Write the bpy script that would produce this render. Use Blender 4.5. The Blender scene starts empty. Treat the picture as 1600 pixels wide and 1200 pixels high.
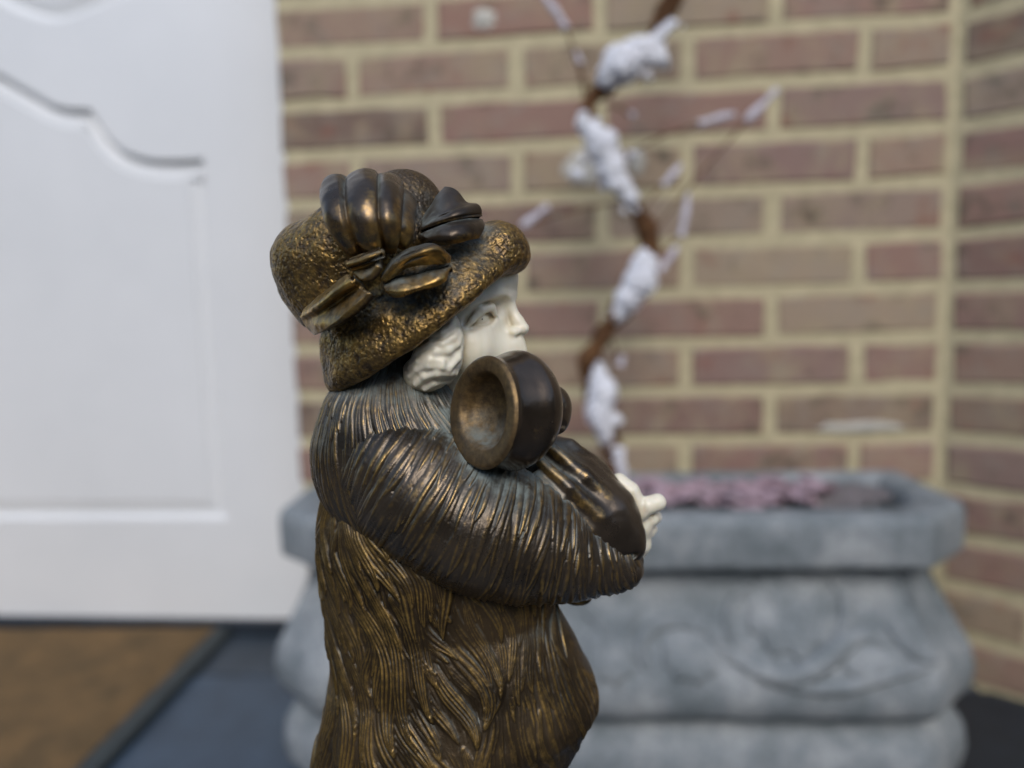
import bpy, bmesh, math, random
import numpy as np
from mathutils import Matrix, Vector
R = math.radians
random.seed(7); rng = np.random.default_rng(11)
scene = bpy.context.scene
COL = scene.collection

# ------------------------------------------------------------------ camera
FPX, PITCH, ROLL, CAM_H = 1111.0, R(6.364), R(-1.43), 0.522
FW = np.array([0, math.cos(PITCH), -math.sin(PITCH)])
_rt = np.array([1.0, 0, 0]); _up = np.cross(_rt, FW)
RT = _rt*math.cos(ROLL) + _up*math.sin(ROLL)
UP = -_rt*math.sin(ROLL) + _up*math.cos(ROLL)
CAM = np.array([0, 0, CAM_H])
cd = bpy.data.cameras.new('camera'); cam = bpy.data.objects.new('camera', cd); COL.objects.link(cam)
cd.sensor_width = 36; cd.lens = 25.0; cd.clip_start = 0.005; cd.clip_end = 5000
m = Matrix.Identity(4)
for i in range(3):
    m[i][0] = RT[i]; m[i][1] = UP[i]; m[i][2] = -FW[i]; m[i][3] = CAM[i]
cam.matrix_world = m
cd.dof.use_dof = True; cd.dof.focus_distance = 0.1435; cd.dof.aperture_fstop = 7.5; cd.dof.aperture_blades = 0
scene.camera = cam

# ------------------------------------------------------------------ light
SUN_EL, SUN_AZ = R(40), R(176)          # azimuth clockwise from +Y (behind the camera)
w = bpy.data.worlds.new('World'); scene.world = w; w.use_nodes = True
nt = w.node_tree; nt.nodes.clear()
sky = nt.nodes.new('ShaderNodeTexSky'); sky.sky_type = 'NISHITA'; sky.sun_disc = False
sky.sun_elevation = SUN_EL; sky.sun_rotation = SUN_AZ; sky.air_density = 1.0; sky.dust_density = 1.2; sky.ozone_density = 1.0
bg = nt.nodes.new('ShaderNodeBackground'); bg.inputs[1].default_value = 0.14
wo = nt.nodes.new('ShaderNodeOutputWorld')
nt.links.new(sky.outputs[0], bg.inputs[0]); nt.links.new(bg.outputs[0], wo.inputs[0])
sd = bpy.data.lights.new('sun', 'SUN'); sd.energy = 0.9; sd.angle = R(28); sd.color = (1, 0.955, 0.90)
sun = bpy.data.objects.new('sun', sd); COL.objects.link(sun)
sdir = Vector((math.sin(SUN_AZ)*math.cos(SUN_EL), math.cos(SUN_AZ)*math.cos(SUN_EL), math.sin(SUN_EL)))
sun.rotation_euler = sdir.to_track_quat('Z', 'Y').to_euler(); sun.location = sdir*3
scene.view_settings.view_transform = 'Standard'; scene.view_settings.look = 'None'
scene.view_settings.gamma = 1; scene.view_settings.exposure = 0.74
scene.render.engine = 'CYCLES'

# ------------------------------------------------------------------ helpers
def tag(o, label=None, cat=None, group=None, kind=None):
    if label: o['label'] = label
    if cat: o['category'] = cat
    if group: o['group'] = group
    if kind: o['kind'] = kind
    return o
def ray(px, py): return FW + RT*(px-800)/FPX + UP*(600-py)/FPX
def at_y(px, py, Y):
    d = ray(px, py); return CAM + d*(Y/d[1])
def at_z(px, py, z):
    d = ray(px, py); return CAM + d*((z-CAM_H)/d[2])
def link_mesh(name, me, mat=None, parent=None):
    o = bpy.data.objects.new(name, me); COL.objects.link(o)
    if mat and not me.materials: me.materials.append(mat)
    if parent: o.parent = parent
    return o
def empty(name, loc=(0, 0, 0), rz=0):
    o = bpy.data.objects.new(name, None); COL.objects.link(o); o.location = loc; o.rotation_euler = (0, 0, rz)
    o.empty_display_size = 0.02; return o
def np_mesh(name, verts, quads, smooth=True, attrs=None):
    me = bpy.data.meshes.new(name)
    verts = np.asarray(verts, dtype=np.float32); quads = np.asarray(quads, dtype=np.int32)
    n = quads.shape[1]
    me.vertices.add(len(verts)); me.vertices.foreach_set('co', verts.ravel())
    me.loops.add(quads.size); me.loops.foreach_set('vertex_index', quads.ravel())
    me.polygons.add(len(quads)); me.polygons.foreach_set('loop_start', np.arange(0, quads.size, n, dtype=np.int32))
    me.update(calc_edges=True)
    if smooth: me.polygons.foreach_set('use_smooth', np.ones(len(quads), dtype=bool))
    for k, v in (attrs or {}).items():
        a = me.attributes.new(k, 'FLOAT', 'POINT'); a.data.foreach_set('value', np.asarray(v, dtype=np.float32).ravel())
    me.update(); return me
def bm_mesh(name, bm, smooth=False):
    me = bpy.data.meshes.new(name); bm.normal_update(); bm.to_mesh(me); bm.free()
    if smooth:
        for p in me.polygons: p.use_smooth = True
    return me
def grid_faces(nu, nv, wrap_u=False):
    i = np.arange(nv-1)[:, None]*nu; j = np.arange(nu if wrap_u else nu-1)[None, :]
    j1 = (j+1) % nu
    return np.stack([i+j, i+j1, i+nu+j1, i+nu+j], -1).reshape(-1, 4)
def box_bm(bm, x0, x1, y0, y1, z0, z1, bev=0.0):
    g = bmesh.ops.create_cube(bm, size=1)
    for v in g['verts']:
        v.co = Vector(((x0+x1)/2 + v.co.x*(x1-x0), (y0+y1)/2 + v.co.y*(y1-y0), (z0+z1)/2 + v.co.z*(z1-z0)))
    if bev > 0:
        es = {e for v in g['verts'] for e in v.link_edges}
        bmesh.ops.bevel(bm, geom=list(es), offset=bev, segments=1, affect='EDGES')
def box(name, dims, mat, parent=None, bev=0.0):
    bm = bmesh.new(); box_bm(bm, *dims, bev=bev)
    return link_mesh(name, bm_mesh(name, bm), mat, parent)

def vnoise(P, seed=0):
    """value noise, P (...,3) -> 0..1, vectorised"""
    P = np.asarray(P, dtype=np.float64); I = np.floor(P).astype(np.int64); F = P-I; F = F*F*(3-2*F)
    def h(i, j, k):
        n = (i*73856093) ^ (j*19349663) ^ (k*83492791) ^ (seed*2654435761)
        n = (n ^ (n >> 13)) * 1274126177 & 0x7fffffff
        n = (n ^ (n >> 16)) * 668265263 & 0x7fffffff
        return ((n ^ (n >> 15)) & 0xffff)/65535.0
    x, y, z = I[..., 0], I[..., 1], I[..., 2]; fx, fy, fz = F[..., 0], F[..., 1], F[..., 2]
    L = lambda a, b, t: a+(b-a)*t
    return L(L(L(h(x, y, z), h(x+1, y, z), fx), L(h(x, y+1, z), h(x+1, y+1, z), fx), fy),
             L(L(h(x, y, z+1), h(x+1, y, z+1), fx), L(h(x, y+1, z+1), h(x+1, y+1, z+1), fx), fy), fz)
def fnoise(P, octv=3, seed=0):
    s = 0; a = 1; t = 0
    for o in range(octv):
        s = s + a*vnoise(np.asarray(P)*(2**o) + 17.3*o, seed+o); t += a; a *= .5
    return s/t

# ------------------------------------------------------------------ materials
def mat_new(name):
    mt = bpy.data.materials.new(name); mt.use_nodes = True
    n = mt.node_tree; n.nodes.clear()
    out = n.nodes.new('ShaderNodeOutputMaterial'); b = n.nodes.new('ShaderNodeBsdfPrincipled')
    n.links.new(b.outputs[0], out.inputs[0]); return mt, n, b
def nd(n, t, **kw):
    x = n.nodes.new(t)
    for k, v in kw.items(): setattr(x, k, v)
    return x
def noise_tex(n, scale, detail=4, rough=.55, coord=None, dist=0):
    t = nd(n, 'ShaderNodeTexNoise'); t.inputs['Scale'].default_value = scale; t.inputs['Detail'].default_value = detail
    t.inputs['Roughness'].default_value = rough; t.inputs['Distortion'].default_value = dist
    if coord is not None: n.links.new(coord, t.inputs['Vector'])
    return t.outputs['Fac']
def ramp(n, src, stops, interp='LINEAR'):
    r = nd(n, 'ShaderNodeValToRGB'); e = r.color_ramp.elements; r.color_ramp.interpolation = interp
    while len(e) > 1: e.remove(e[-1])
    for i, (p, c) in enumerate(stops):
        x = e[0] if i == 0 else e.new(p)
        x.position = p; x.color = (*c, 1) if len(c) == 3 else c
    n.links.new(src, r.inputs[0]); return r.outputs[0]
def mrange(n, src, a, b, c=0, d=1):
    r = nd(n, 'ShaderNodeMapRange'); r.inputs[1].default_value = a; r.inputs[2].default_value = b
    r.inputs[3].default_value = c; r.inputs[4].default_value = d; r.clamp = True
    n.links.new(src, r.inputs[0]); return r.outputs[0]
def math_n(n, op, a, b=None):
    r = nd(n, 'ShaderNodeMath', operation=op)
    for i, v in enumerate((a, b)):
        if v is None: continue
        if isinstance(v, (int, float)): r.inputs[i].default_value = v
        else: n.links.new(v, r.inputs[i])
    return r.outputs[0]
def mixc(n, fac, a, b, mode='MIX'):
    r = nd(n, 'ShaderNodeMix', data_type='RGBA', blend_type=mode)
    if isinstance(fac, (int, float)): r.inputs[0].default_value = fac
    else: n.links.new(fac, r.inputs[0])
    for i, v in ((6, a), (7, b)):
        if isinstance(v, tuple): r.inputs[i].default_value = (*v, 1)
        else: n.links.new(v, r.inputs[i])
    return r.outputs[2]
def bump(n, b, src, dist, strength=1.0, chain=None):
    x = nd(n, 'ShaderNodeBump'); x.inputs['Distance'].default_value = dist; x.inputs['Strength'].default_value = strength
    n.links.new(src, x.inputs['Height'])
    if chain is not None: n.links.new(chain, x.inputs['Normal'])
    n.links.new(x.outputs[0], b.inputs['Normal']); return x.outputs[0]
def objco(n): return nd(n, 'ShaderNodeTexCoord').outputs['Object']
def simple(name, col, rough=.6, var=.15, scale=60, bumpd=0.0, spec=.5, col2=None):
    mt, n, b = mat_new(name); co = objco(n)
    f = noise_tex(n, scale, 5, .6, co)
    c2 = col2 or tuple(max(0, c*(1-var*2)) for c in col)
    n.links.new(ramp(n, f, [(.3, c2), (.7, col)]), b.inputs['Base Color'])
    b.inputs['Roughness'].default_value = rough; b.inputs['Specular IOR Level'].default_value = spec
    if bumpd: bump(n, b, noise_tex(n, scale*3, 4, .6, co), bumpd)
    return mt

def brick_material():
    mt, n, b = mat_new('fired_brick'); co = objco(n)
    oi = nd(n, 'ShaderNodeObjectInfo'); rnd = oi.outputs['Random']
    add = nd(n, 'ShaderNodeVectorMath', operation='ADD')
    sc = nd(n, 'ShaderNodeVectorMath', operation='SCALE'); sc.inputs['Scale'].default_value = 37.0
    cb = nd(n, 'ShaderNodeCombineXYZ'); n.links.new(rnd, cb.inputs[0]); n.links.new(rnd, cb.inputs[2])
    n.links.new(cb.outputs[0], sc.inputs[0]); n.links.new(co, add.inputs[0]); n.links.new(sc.outputs[0], add.inputs[1])
    v = add.outputs[0]
    base = ramp(n, rnd, [(0, (.37, .225, .19)), (.14, (.30, .205, .20)), (.28, (.42, .33, .25)), (.42, (.33, .205, .19)), (.56, (.22, .155, .135)), (.68, (.39, .30, .235)), (.8, (.36, .225, .205)), (.9, (.43, .355, .275)), (1, (.32, .235, .22))])
    big = noise_tex(n, 16, 3, .6, v, .6)
    c = mixc(n, mrange(n, big, .48, .7, 0, .75), base, (.44, .365, .26))
    red = noise_tex(n, 23, 2, .5, math_vec(n, v, 5.1))
    c = mixc(n, mrange(n, red, .62, .74, 0, .6), c, (.30, .125, .10))
    dk = noise_tex(n, 28, 3, .6, math_vec(n, v, 9.7))
    c = mixc(n, mrange(n, dk, .56, .72, 0, .8), c, (.13, .11, .085))
    gr = noise_tex(n, 34, 4, .6, math_vec(n, v, 15.7))
    c = mixc(n, mrange(n, gr, .5, .75, 0, .5), c, (.36, .33, .30))
    c = mixc(n, .10, c, (.30, .25, .21))
    c = mixc(n, 1.0, c, (.99, 1.0, .92), 'MULTIPLY')
    fine = noise_tex(n, 220, 4, .7, v)
    c = mixc(n, .35, c, ramp(n, fine, [(.3, (.12, .1, .09)), (.7, (.42, .36, .31))]), 'OVERLAY')
    n.links.new(c, b.inputs['Base Color']); b.inputs['Roughness'].default_value = .85; b.inputs['Specular IOR Level'].default_value = .2
    bump(n, b, noise_tex(n, 120, 5, .7, v), .0012)
    return mt
def math_vec(n, v, off):
    a = nd(n, 'ShaderNodeVectorMath', operation='ADD'); n.links.new(v, a.inputs[0]); a.inputs[1].default_value = (off, off*1.7, off*.6)
    return a.outputs[0]
def paint_white():
    mt, n, b = mat_new('white_door_paint'); co = objco(n)
    f = noise_tex(n, 5, 4, .6, co)
    n.links.new(ramp(n, f, [(.3, (.70, .715, .715)), (.7, (.75, .762, .76))]), b.inputs['Base Color'])
    b.inputs['Roughness'].default_value = .38
    bump(n, b, noise_tex(n, 60, 3, .5, co), .0003, .5)
    return mt
def stone_mat():
    mt, n, b = mat_new('cast_stone'); co = objco(n)
    f = noise_tex(n, 14, 6, .65, co); g = noise_tex(n, 160, 4, .7, co)
    c = ramp(n, f, [(.32, (.14, .165, .175)), (.5, (.23, .255, .265)), (.66, (.36, .38, .385))])
    c = mixc(n, .4, c, ramp(n, g, [(.3, (.2, .2, .2)), (.7, (.75, .75, .75))]), 'OVERLAY')
    n.links.new(c, b.inputs['Base Color']); b.inputs['Roughness'].default_value = .9; b.inputs['Specular IOR Level'].default_value = .2
    bump(n, b, noise_tex(n, 90, 6, .7, co), .002)
    return mt

def bronze(name, gold_lo, gold_hi, patina, gold=(.40, .27, .115), rough=.34, dust=.6, grain=900, graind=.00012, cell=0, celld=0, mott=.7):
    """gold_lo/hi: cavity values between which the patina is rubbed to bare bronze"""
    mt, n, b = mat_new(name); co = objco(n)
    cav = nd(n, 'ShaderNodeAttribute', attribute_name='cav').outputs['Fac']
    n1 = noise_tex(n, 120, 4, .65, co); n2 = noise_tex(n, 620, 3, .7, co)
    s = math_n(n, 'ADD', cav, math_n(n, 'MULTIPLY', math_n(n, 'SUBTRACT', n1, .5), mott))
    s = math_n(n, 'ADD', s, math_n(n, 'MULTIPLY', math_n(n, 'SUBTRACT', n2, .5), .8))
    wear = mrange(n, s, gold_lo, gold_hi)
    tint = ramp(n, noise_tex(n, 75, 3, .5, co), [(.35, tuple(c*.55 for c in patina)), (.65, tuple(c*1.25 for c in patina))])
    gcol = ramp(n, n2, [(.3, tuple(c*.55 for c in gold)), (.7, tuple(min(1, c*1.25) for c in gold))])
    c = mixc(n, wear, tint, gcol)
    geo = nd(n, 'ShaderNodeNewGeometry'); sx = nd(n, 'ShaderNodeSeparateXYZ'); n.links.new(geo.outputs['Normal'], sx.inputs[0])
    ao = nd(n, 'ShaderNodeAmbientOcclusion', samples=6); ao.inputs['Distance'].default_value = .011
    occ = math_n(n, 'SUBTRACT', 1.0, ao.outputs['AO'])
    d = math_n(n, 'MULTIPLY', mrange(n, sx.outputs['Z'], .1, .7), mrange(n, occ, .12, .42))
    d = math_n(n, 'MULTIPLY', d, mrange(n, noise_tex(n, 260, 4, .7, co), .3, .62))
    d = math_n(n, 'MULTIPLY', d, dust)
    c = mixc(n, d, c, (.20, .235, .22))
    n.links.new(c, b.inputs['Base Color'])
    met = math_n(n, 'MULTIPLY', math_n(n, 'SUBTRACT', 1.0, d), mrange(n, wear, 0, 1, .7, .95))
    n.links.new(met, b.inputs['Metallic'])
    rg = math_n(n, 'ADD', mrange(n, n1, .3, .7, rough-.07, rough+.12), math_n(n, 'MULTIPLY', d, .5))
    n.links.new(rg, b.inputs['Roughness']); b.inputs['Specular IOR Level'].default_value = .5
    ch = bump(n, b, noise_tex(n, grain, 4, .65, co), graind)
    if cell:
        v = nd(n, 'ShaderNodeTexVoronoi', feature='SMOOTH_F1'); v.inputs['Scale'].default_value = cell
        wv = nd(n, 'ShaderNodeVectorMath', operation='ADD'); n.links.new(co, wv.inputs[0])
        nz = nd(n, 'ShaderNodeTexNoise'); nz.inputs['Scale'].default_value = cell*.5; n.links.new(co, nz.inputs['Vector'])
        sc = nd(n, 'ShaderNodeVectorMath', operation='SCALE'); sc.inputs['Scale'].default_value = 1.4/cell; n.links.new(nz.outputs['Color'], sc.inputs[0])
        n.links.new(sc.outputs[0], wv.inputs[1]); n.links.new(wv.outputs[0], v.inputs['Vector'])
        bump(n, b, v.outputs['Distance'], celld, 1.0, ch)
    return mt
def ivory_mat():
    mt, n, b = mat_new('carved_ivory'); co = objco(n)
    ao = nd(n, 'ShaderNodeAmbientOcclusion', samples=8); ao.inputs['Distance'].default_value = .0032
    occ = math_n(n, 'SUBTRACT', 1.0, ao.outputs['AO'])
    f = noise_tex(n, 260, 4, .6, co)
    mp = nd(n, 'ShaderNodeMapping'); mp.inputs['Scale'].default_value = (1, 1, .12); n.links.new(co, mp.inputs[0])
    gr = noise_tex(n, 900, 2, .5, mp.outputs[0])
    base = ramp(n, gr, [(.3, (.83, .775, .61)), (.7, (.87, .82, .665))])
    st = math_n(n, 'MULTIPLY', mrange(n, occ, .16, .55), mrange(n, f, .25, .7, .5, 1))
    c = mixc(n, math_n(n, 'MULTIPLY', st, .75), base, (.42, .30, .13))
    n.links.new(c, b.inputs['Base Color']); b.inputs['Roughness'].default_value = .33
    b.inputs['Subsurface Weight'].default_value = .25; b.inputs['Subsurface Radius'].default_value = (1, .7, .4); b.inputs['Subsurface Scale'].default_value = .0012
    bump(n, b, gr, .00002)
    return mt

M_BRICK = brick_material()
M_MORTAR = simple('sand_lime_mortar', (.55, .485, .31), .95, .12, 45, .0015, .15)
M_WHITE = paint_white()
M_STONE = stone_mat()
M_BLUE = simple('honed_bluestone', (.043, .070, .105), .45, .2, 20, .0004)
M_SILL = simple('worn_bluestone', (.032, .046, .062), .5, .2, 20, .0004)
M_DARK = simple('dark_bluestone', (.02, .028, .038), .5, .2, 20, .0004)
M_RUBBER = simple('black_rubber', (.030, .040, .041), .6, .2, 60, .0004)
M_COIR = simple('coir_fibre', (.19, .118, .055), .95, .25, 24, .004, .1, (.105, .074, .04))
M_SOIL = simple('dry_soil', (.24, .22, .225), .95, .2, 70, .004, .1)
M_PINK = simple('faded_pink_petal', (.44, .345, .385), .9, .2, 25, .001, .2, (.34, .235, .265))
M_BARK = simple('vine_bark', (.155, .075, .030), .8, .25, 60, .002, .2, (.06, .03, .015))
M_SNOW = simple('white_frost_flock', (.87, .885, .92), .9, .05, 70, .004, .2, (.74, .75, .80))
M_TWIG = simple('frosted_twig', (.68, .65, .71), .9, .15, 200, .0006, .2)
M_LIME = simple('lime_bloom', (.60, .58, .51), .95, .2, 60, .0008, .1)
M_IVORY = ivory_mat()
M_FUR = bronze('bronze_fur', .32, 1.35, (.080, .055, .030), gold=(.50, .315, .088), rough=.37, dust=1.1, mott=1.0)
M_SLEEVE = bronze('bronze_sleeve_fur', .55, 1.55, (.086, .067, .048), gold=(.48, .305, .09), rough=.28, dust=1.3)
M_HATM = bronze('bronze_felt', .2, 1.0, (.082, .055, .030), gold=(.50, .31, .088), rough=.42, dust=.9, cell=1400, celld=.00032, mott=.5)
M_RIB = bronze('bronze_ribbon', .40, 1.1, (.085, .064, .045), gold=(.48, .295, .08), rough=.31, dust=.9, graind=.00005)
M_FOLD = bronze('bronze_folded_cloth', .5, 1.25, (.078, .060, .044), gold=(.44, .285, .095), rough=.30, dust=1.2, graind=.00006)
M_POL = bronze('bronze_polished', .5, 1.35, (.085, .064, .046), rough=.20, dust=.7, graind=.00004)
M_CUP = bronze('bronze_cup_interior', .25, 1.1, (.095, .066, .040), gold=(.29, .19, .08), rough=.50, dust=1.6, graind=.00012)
M_MARBLE = simple('dark_marble', (.03, .03, .032), .25, .4, 50)
M_PED = simple('pedestal_stone', (.30, .29, .27), .9, .15, 20, .002)
M_PAVE = simple('garden_paving', (.15, .13, .105), .9, .2, 3, .003)

# ------------------------------------------------------------------ ground
def sheet(name, pts, z, mat, parent=None, kind='structure'):
    me = bpy.data.meshes.new(name); me.from_pydata([(x, y, z) for x, y in pts], [], [tuple(range(len(pts)))])
    o = link_mesh(name, me, mat, parent)
    if kind: o['kind'] = kind
    return o
sheet('ground', [(-400, -400), (400, -400), (400, 400), (-400, 400)], -.03, M_PAVE)

def hedge(name, label, x0, y0, x1, y1, h, dep):
    # unseen hedge added behind the viewer to block low sky light and darken reflections
    L = math.hypot(x1-x0, y1-y0); ux, uy = (x1-x0)/L, (y1-y0)/L; n = int(L/.06); sec = [(-dep/2, 0), (-dep/2, h*.3), (-dep/2, h*.65), (-dep/2, h*.95), (-dep*.3, h), (dep*.3, h), (dep/2, h*.95), (dep/2, h*.65), (dep/2, h*.3), (dep/2, 0)]
    sec = smooth2(sec, 5); V = np.array([[x0+ux*L*i/n-uy*a, y0+uy*L*i/n+ux*a, z-.03] for i in range(n+1) for a, z in sec])
    V = V+(np.stack([fnoise(V*9+k*13, 3, k) for k in range(3)], 1)-.5)*.16; V[:, 2] = np.maximum(V[:, 2], -.03)
    return tag(link_mesh(name, np_mesh(name, V, grid_faces(len(sec), n+1)), M_HEDGE), label, 'hedge', 'unseen hedges added to block low sky light')
def smooth2(P, k):
    out = []
    for a, b in zip(P, P[1:]): out += [(a[0]+(b[0]-a[0])*t/k, a[1]+(b[1]-a[1])*t/k) for t in range(k)]
    return out+[P[-1]]
M_HEDGE = simple('added_hedge_foliage', (.045, .06, .022), .8, .3, 30, .02, .2)
hedge('added_hedge', 'unseen green hedge added behind the viewer to block low sky light', -7, -4.2, 7, -4.2, 2.5, .8)
hedge('added_hedge', 'unseen green hedge added on the left to block low sky light', -5.2, -3.6, -5.2, .4, 2.5, .8)
hedge('added_hedge', 'unseen green hedge added on the right to block low sky light', 5.2, -3.6, 5.2, -.2, 2.5, .8)

# wall frame: origin at the inner corner, +x to the right along the wall, -y towards the viewer
TH = R(-4.876); OX, OY = .5693, .9301
TH2 = R(-44.0)
COURSE, PITCHX = .0665, .222
Z7 = CAM_H-.0562                       # bed joint 7
def bed(k): return Z7-(k-7)*COURSE
WALL_LEFT = -.877
slab_frame = empty('doorstep_slabs', (OX, OY, 0), TH); slab_frame['kind'] = 'structure'
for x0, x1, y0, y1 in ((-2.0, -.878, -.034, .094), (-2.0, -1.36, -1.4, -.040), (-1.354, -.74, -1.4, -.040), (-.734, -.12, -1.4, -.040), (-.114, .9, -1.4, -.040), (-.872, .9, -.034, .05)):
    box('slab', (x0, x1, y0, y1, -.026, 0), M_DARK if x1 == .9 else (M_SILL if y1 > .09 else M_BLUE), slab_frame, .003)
joint = box('joint_bed', (-2.0, .9, -1.4, .2, -.028, -.006), M_DARK, slab_frame)

# ------------------------------------------------------------------ bricks
def brick_variants(L, H, D, n=6):
    out = []
    for i in range(n):
        bm = bmesh.new(); k = 4 if L > .15 else 3; pts = []
        for t in range(k): pts.append((L*t/(k-1), 0))
        for t in range(k): pts.append((L*(1-t/(k-1)), H))
        pts = [(x+random.uniform(-1, 1)*.0022, z+random.uniform(-1, 1)*.0022) for x, z in pts]
        cx, cz = L/2, H/2; N = len(pts); y1 = random.uniform(-.0008, .0008)
        fr = [bm.verts.new((cx+(x-cx)*(1-.004/L*2), y1+random.uniform(-.0006, .0006), cz+(z-cz)*(1-.0034/H*2))) for x, z in pts]
        md = [bm.verts.new((x, .003, z)) for x, z in pts]; bk = [bm.verts.new((x, D, z)) for x, z in pts]
        bm.faces.new(fr)
        for j in range(N):
            q = (j+1) % N; bm.faces.new((fr[j], md[j], md[q], fr[q])); bm.faces.new((md[j], bk[j], bk[q], md[q]))
        bmesh.ops.recalc_face_normals(bm, faces=bm.faces)
        out.append(bm_mesh('brick', bm)); out[-1].materials.append(M_BRICK)
    return out
JO = .0165
BH = COURSE-.0155
STRETCH = brick_variants(PITCHX-JO, BH, .09); HEAD = brick_variants(PITCHX/2-JO, BH, .09)
stone_spots = []
def brick_wall(name, label, ox, oy, th, lo, hi, top_k, bot_k, flip, vis):
    """bricks between lo..hi along the wall; those outside 'vis' are joined into one stuff part"""
    root = empty(name, (ox, oy, 0), th); tag(root, label, 'wall', 'brick walls beside the doorstep')
    bm = bmesh.new(); box_bm(bm, lo, hi+(.02 if flip else 0), .0022, .2, -.02, bed(top_k))
    link_mesh('mortar', bm_mesh('mortar', bm), M_MORTAR, root)
    rest = bmesh.new(); bricks = {}
    for k in range(top_k, bot_k):
        z = bed(k+1)+.0155/2
        odd = (k % 2 == 0) ^ flip
        x = hi
        first = True
        while x > lo+.02:
            L = PITCHX
            if first and odd: L = PITCHX/2
            first = False
            if x-L < lo-.02: L = PITCHX/2
            b0 = x-L
            if b0 < lo-.06: break
            me = random.choice(STRETCH if L == PITCHX else HEAD)
            inv = vis[0] <= b0 <= vis[1] and vis[2] <= k <= vis[3]
            off = Vector((b0+JO/2, random.uniform(-.0012, .0008), z))
            if inv:
                o = link_mesh('brick', me, None, root); o.location = off; o.rotation_euler = (0, random.uniform(-.006, .006), 0); bricks[(k, round(b0/PITCHX*2))] = o
            else:
                t = bmesh.new(); t.from_mesh(me); t.transform(Matrix.Translation(off)); tm = bpy.data.meshes.new('t'); t.to_mesh(tm); t.free()
                rest.from_mesh(tm); bpy.data.meshes.remove(tm)
            x -= L
    if len(rest.verts):
        o = link_mesh('bricks_beyond', bm_mesh('bricks_beyond', rest), M_BRICK, root); o['kind'] = 'stuff'
    else: rest.free()
    return root, bricks
# k index: row k lies between bed k and k+1
back, bb = brick_wall('brick_wall', 'mottled brown brick wall with sandy joints behind the planter', OX, OY, TH, WALL_LEFT, 0.0, -18, 14, True, (-1.0, .1, -2, 13))
right, rb = brick_wall('brick_wall', 'brick wall turning toward the viewer at the right edge', OX, OY, TH2, 0.0, 1.11, -18, 14, False, (-.1, .36, -2, 13))
def on_wall(px, py, yloc=0.0):
    """wall-frame (x, z) of the pixel on the plane local y = yloc of the back wall"""
    nrm = np.array([-math.sin(TH), math.cos(TH), 0]); ux = np.array([math.cos(TH), math.sin(TH), 0])
    o = np.array([OX, OY, 0]); d = ray(px, py)
    t = ((o+nrm*yloc-CAM) @ nrm)/(d @ nrm); X = CAM+d*t
    return float((X-o) @ ux), float(X[2])
def spot(name, px, py, wx, wz, mat, seed):
    x, z = on_wall(px, py); r = random.Random(seed); bm = bmesh.new()
    c = bm.verts.new((x, -.0032, z)); ring = []; ring2 = []
    for i in range(18):
        a = i/18*2*math.pi; q = 1+r.uniform(-.22, .18)
        ring.append(bm.verts.new((x+math.cos(a)*wx*q*.7, -.0028, z+math.sin(a)*wz*q*.7)))
        ring2.append(bm.verts.new((x+math.cos(a)*wx*q, .001, z+math.sin(a)*wz*q)))
    for i in range(18):
        j = (i+1) % 18; bm.faces.new((c, ring[i], ring[j])); bm.faces.new((ring[i], ring2[i], ring2[j], ring[j]))
    return link_mesh(name, bm_mesh(name, bm, True), mat, back)
spot('lime_spot', 756, 31, .019, .017, M_LIME, 1)
spot('lime_spot', 908, 264, .032, .024, M_LIME, 2)
spot('lime_spot', 1345, 667, .062, .0085, M_LIME, 3)
spot('lime_spot', 995, 255, .014, .02, M_LIME, 5)

# ------------------------------------------------------------------ door
DY = .10
def dp(px, py): return on_wall(px, py, DY)
def smooth_path(pts, n=8, closed=True):
    P = np.array(pts, float); N = len(P); out = []
    for i in range(N if closed else N-1):
        p0, p1, p2, p3 = (P[(i+k-1) % N] if closed else P[min(max(i+k-1, 0), N-1)] for k in range(4))
        for t in np.arange(n)/n:
            out.append(.5*((2*p1)+(-p0+p2)*t+(2*p0-5*p1+4*p2-p3)*t*t+(-p0+3*p1-3*p2+p3)*t**3))
    if not closed: out.append(P[-1])
    return np.array(out)
DC = -1.46                                       # middle of the door
door = empty('front_door', (OX, OY, 0), TH); tag(door, 'white panelled front door with curved mouldings beside the brick wall', 'door')
top = smooth_path([dp(318, 247), dp(270, 249), dp(232, 247), dp(196, 235), dp(170, 212), dp(152, 184), dp(140, 170)], 5, False)
top2 = smooth_path([dp(139, 169), dp(110, 168), dp(84, 162), dp(50, 143), dp(20, 126), dp(-6, 112), dp(-30, 104)], 5, False)
halfR = [dp(354, 812)] + [tuple(p) for p in top] + [tuple(p) for p in top2] + [(DC, dp(-30, 104)[1]+.004)]
lower = halfR + [(2*DC-x, z) for x, z in reversed(halfR[:-1])]
zb = dp(354, 812)[1]
ub = smooth_path([dp(330, -30), dp(240, -14), dp(190, -2), dp(150, 14), dp(90, 34), dp(30, 20), dp(-20, -6), dp(-60, -14)], 5, False)
halfU = [(dp(330, -30)[0], 1.85)] + [tuple(p) for p in ub] + [(DC, ub[-1][1]+.002)]
upper = halfU + [(2*DC-x, z) for x, z in reversed(halfU[:-1])]
def inset(P, d):
    P = np.array(P); a = np.roll(P, 1, 0); b = np.roll(P, -1, 0)
    t1 = P-a; t2 = b-P
    t1 /= np.linalg.norm(t1, axis=1)[:, None]+1e-12; t2 /= np.linalg.norm(t2, axis=1)[:, None]+1e-12
    n1 = np.stack([-t1[:, 1], t1[:, 0]], 1); n2 = np.stack([-t2[:, 1], t2[:, 0]], 1)
    nn = n1+n2; nn /= np.linalg.norm(nn, axis=1)[:, None]+1e-12
    c = np.clip((nn*n1).sum(1), .45, 1)
    area = (P[:, 0]*b[:, 1]-b[:, 0]*P[:, 1]).sum()
    return P + nn*(d/c)[:, None]*(1 if area > 0 else -1)
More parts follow.
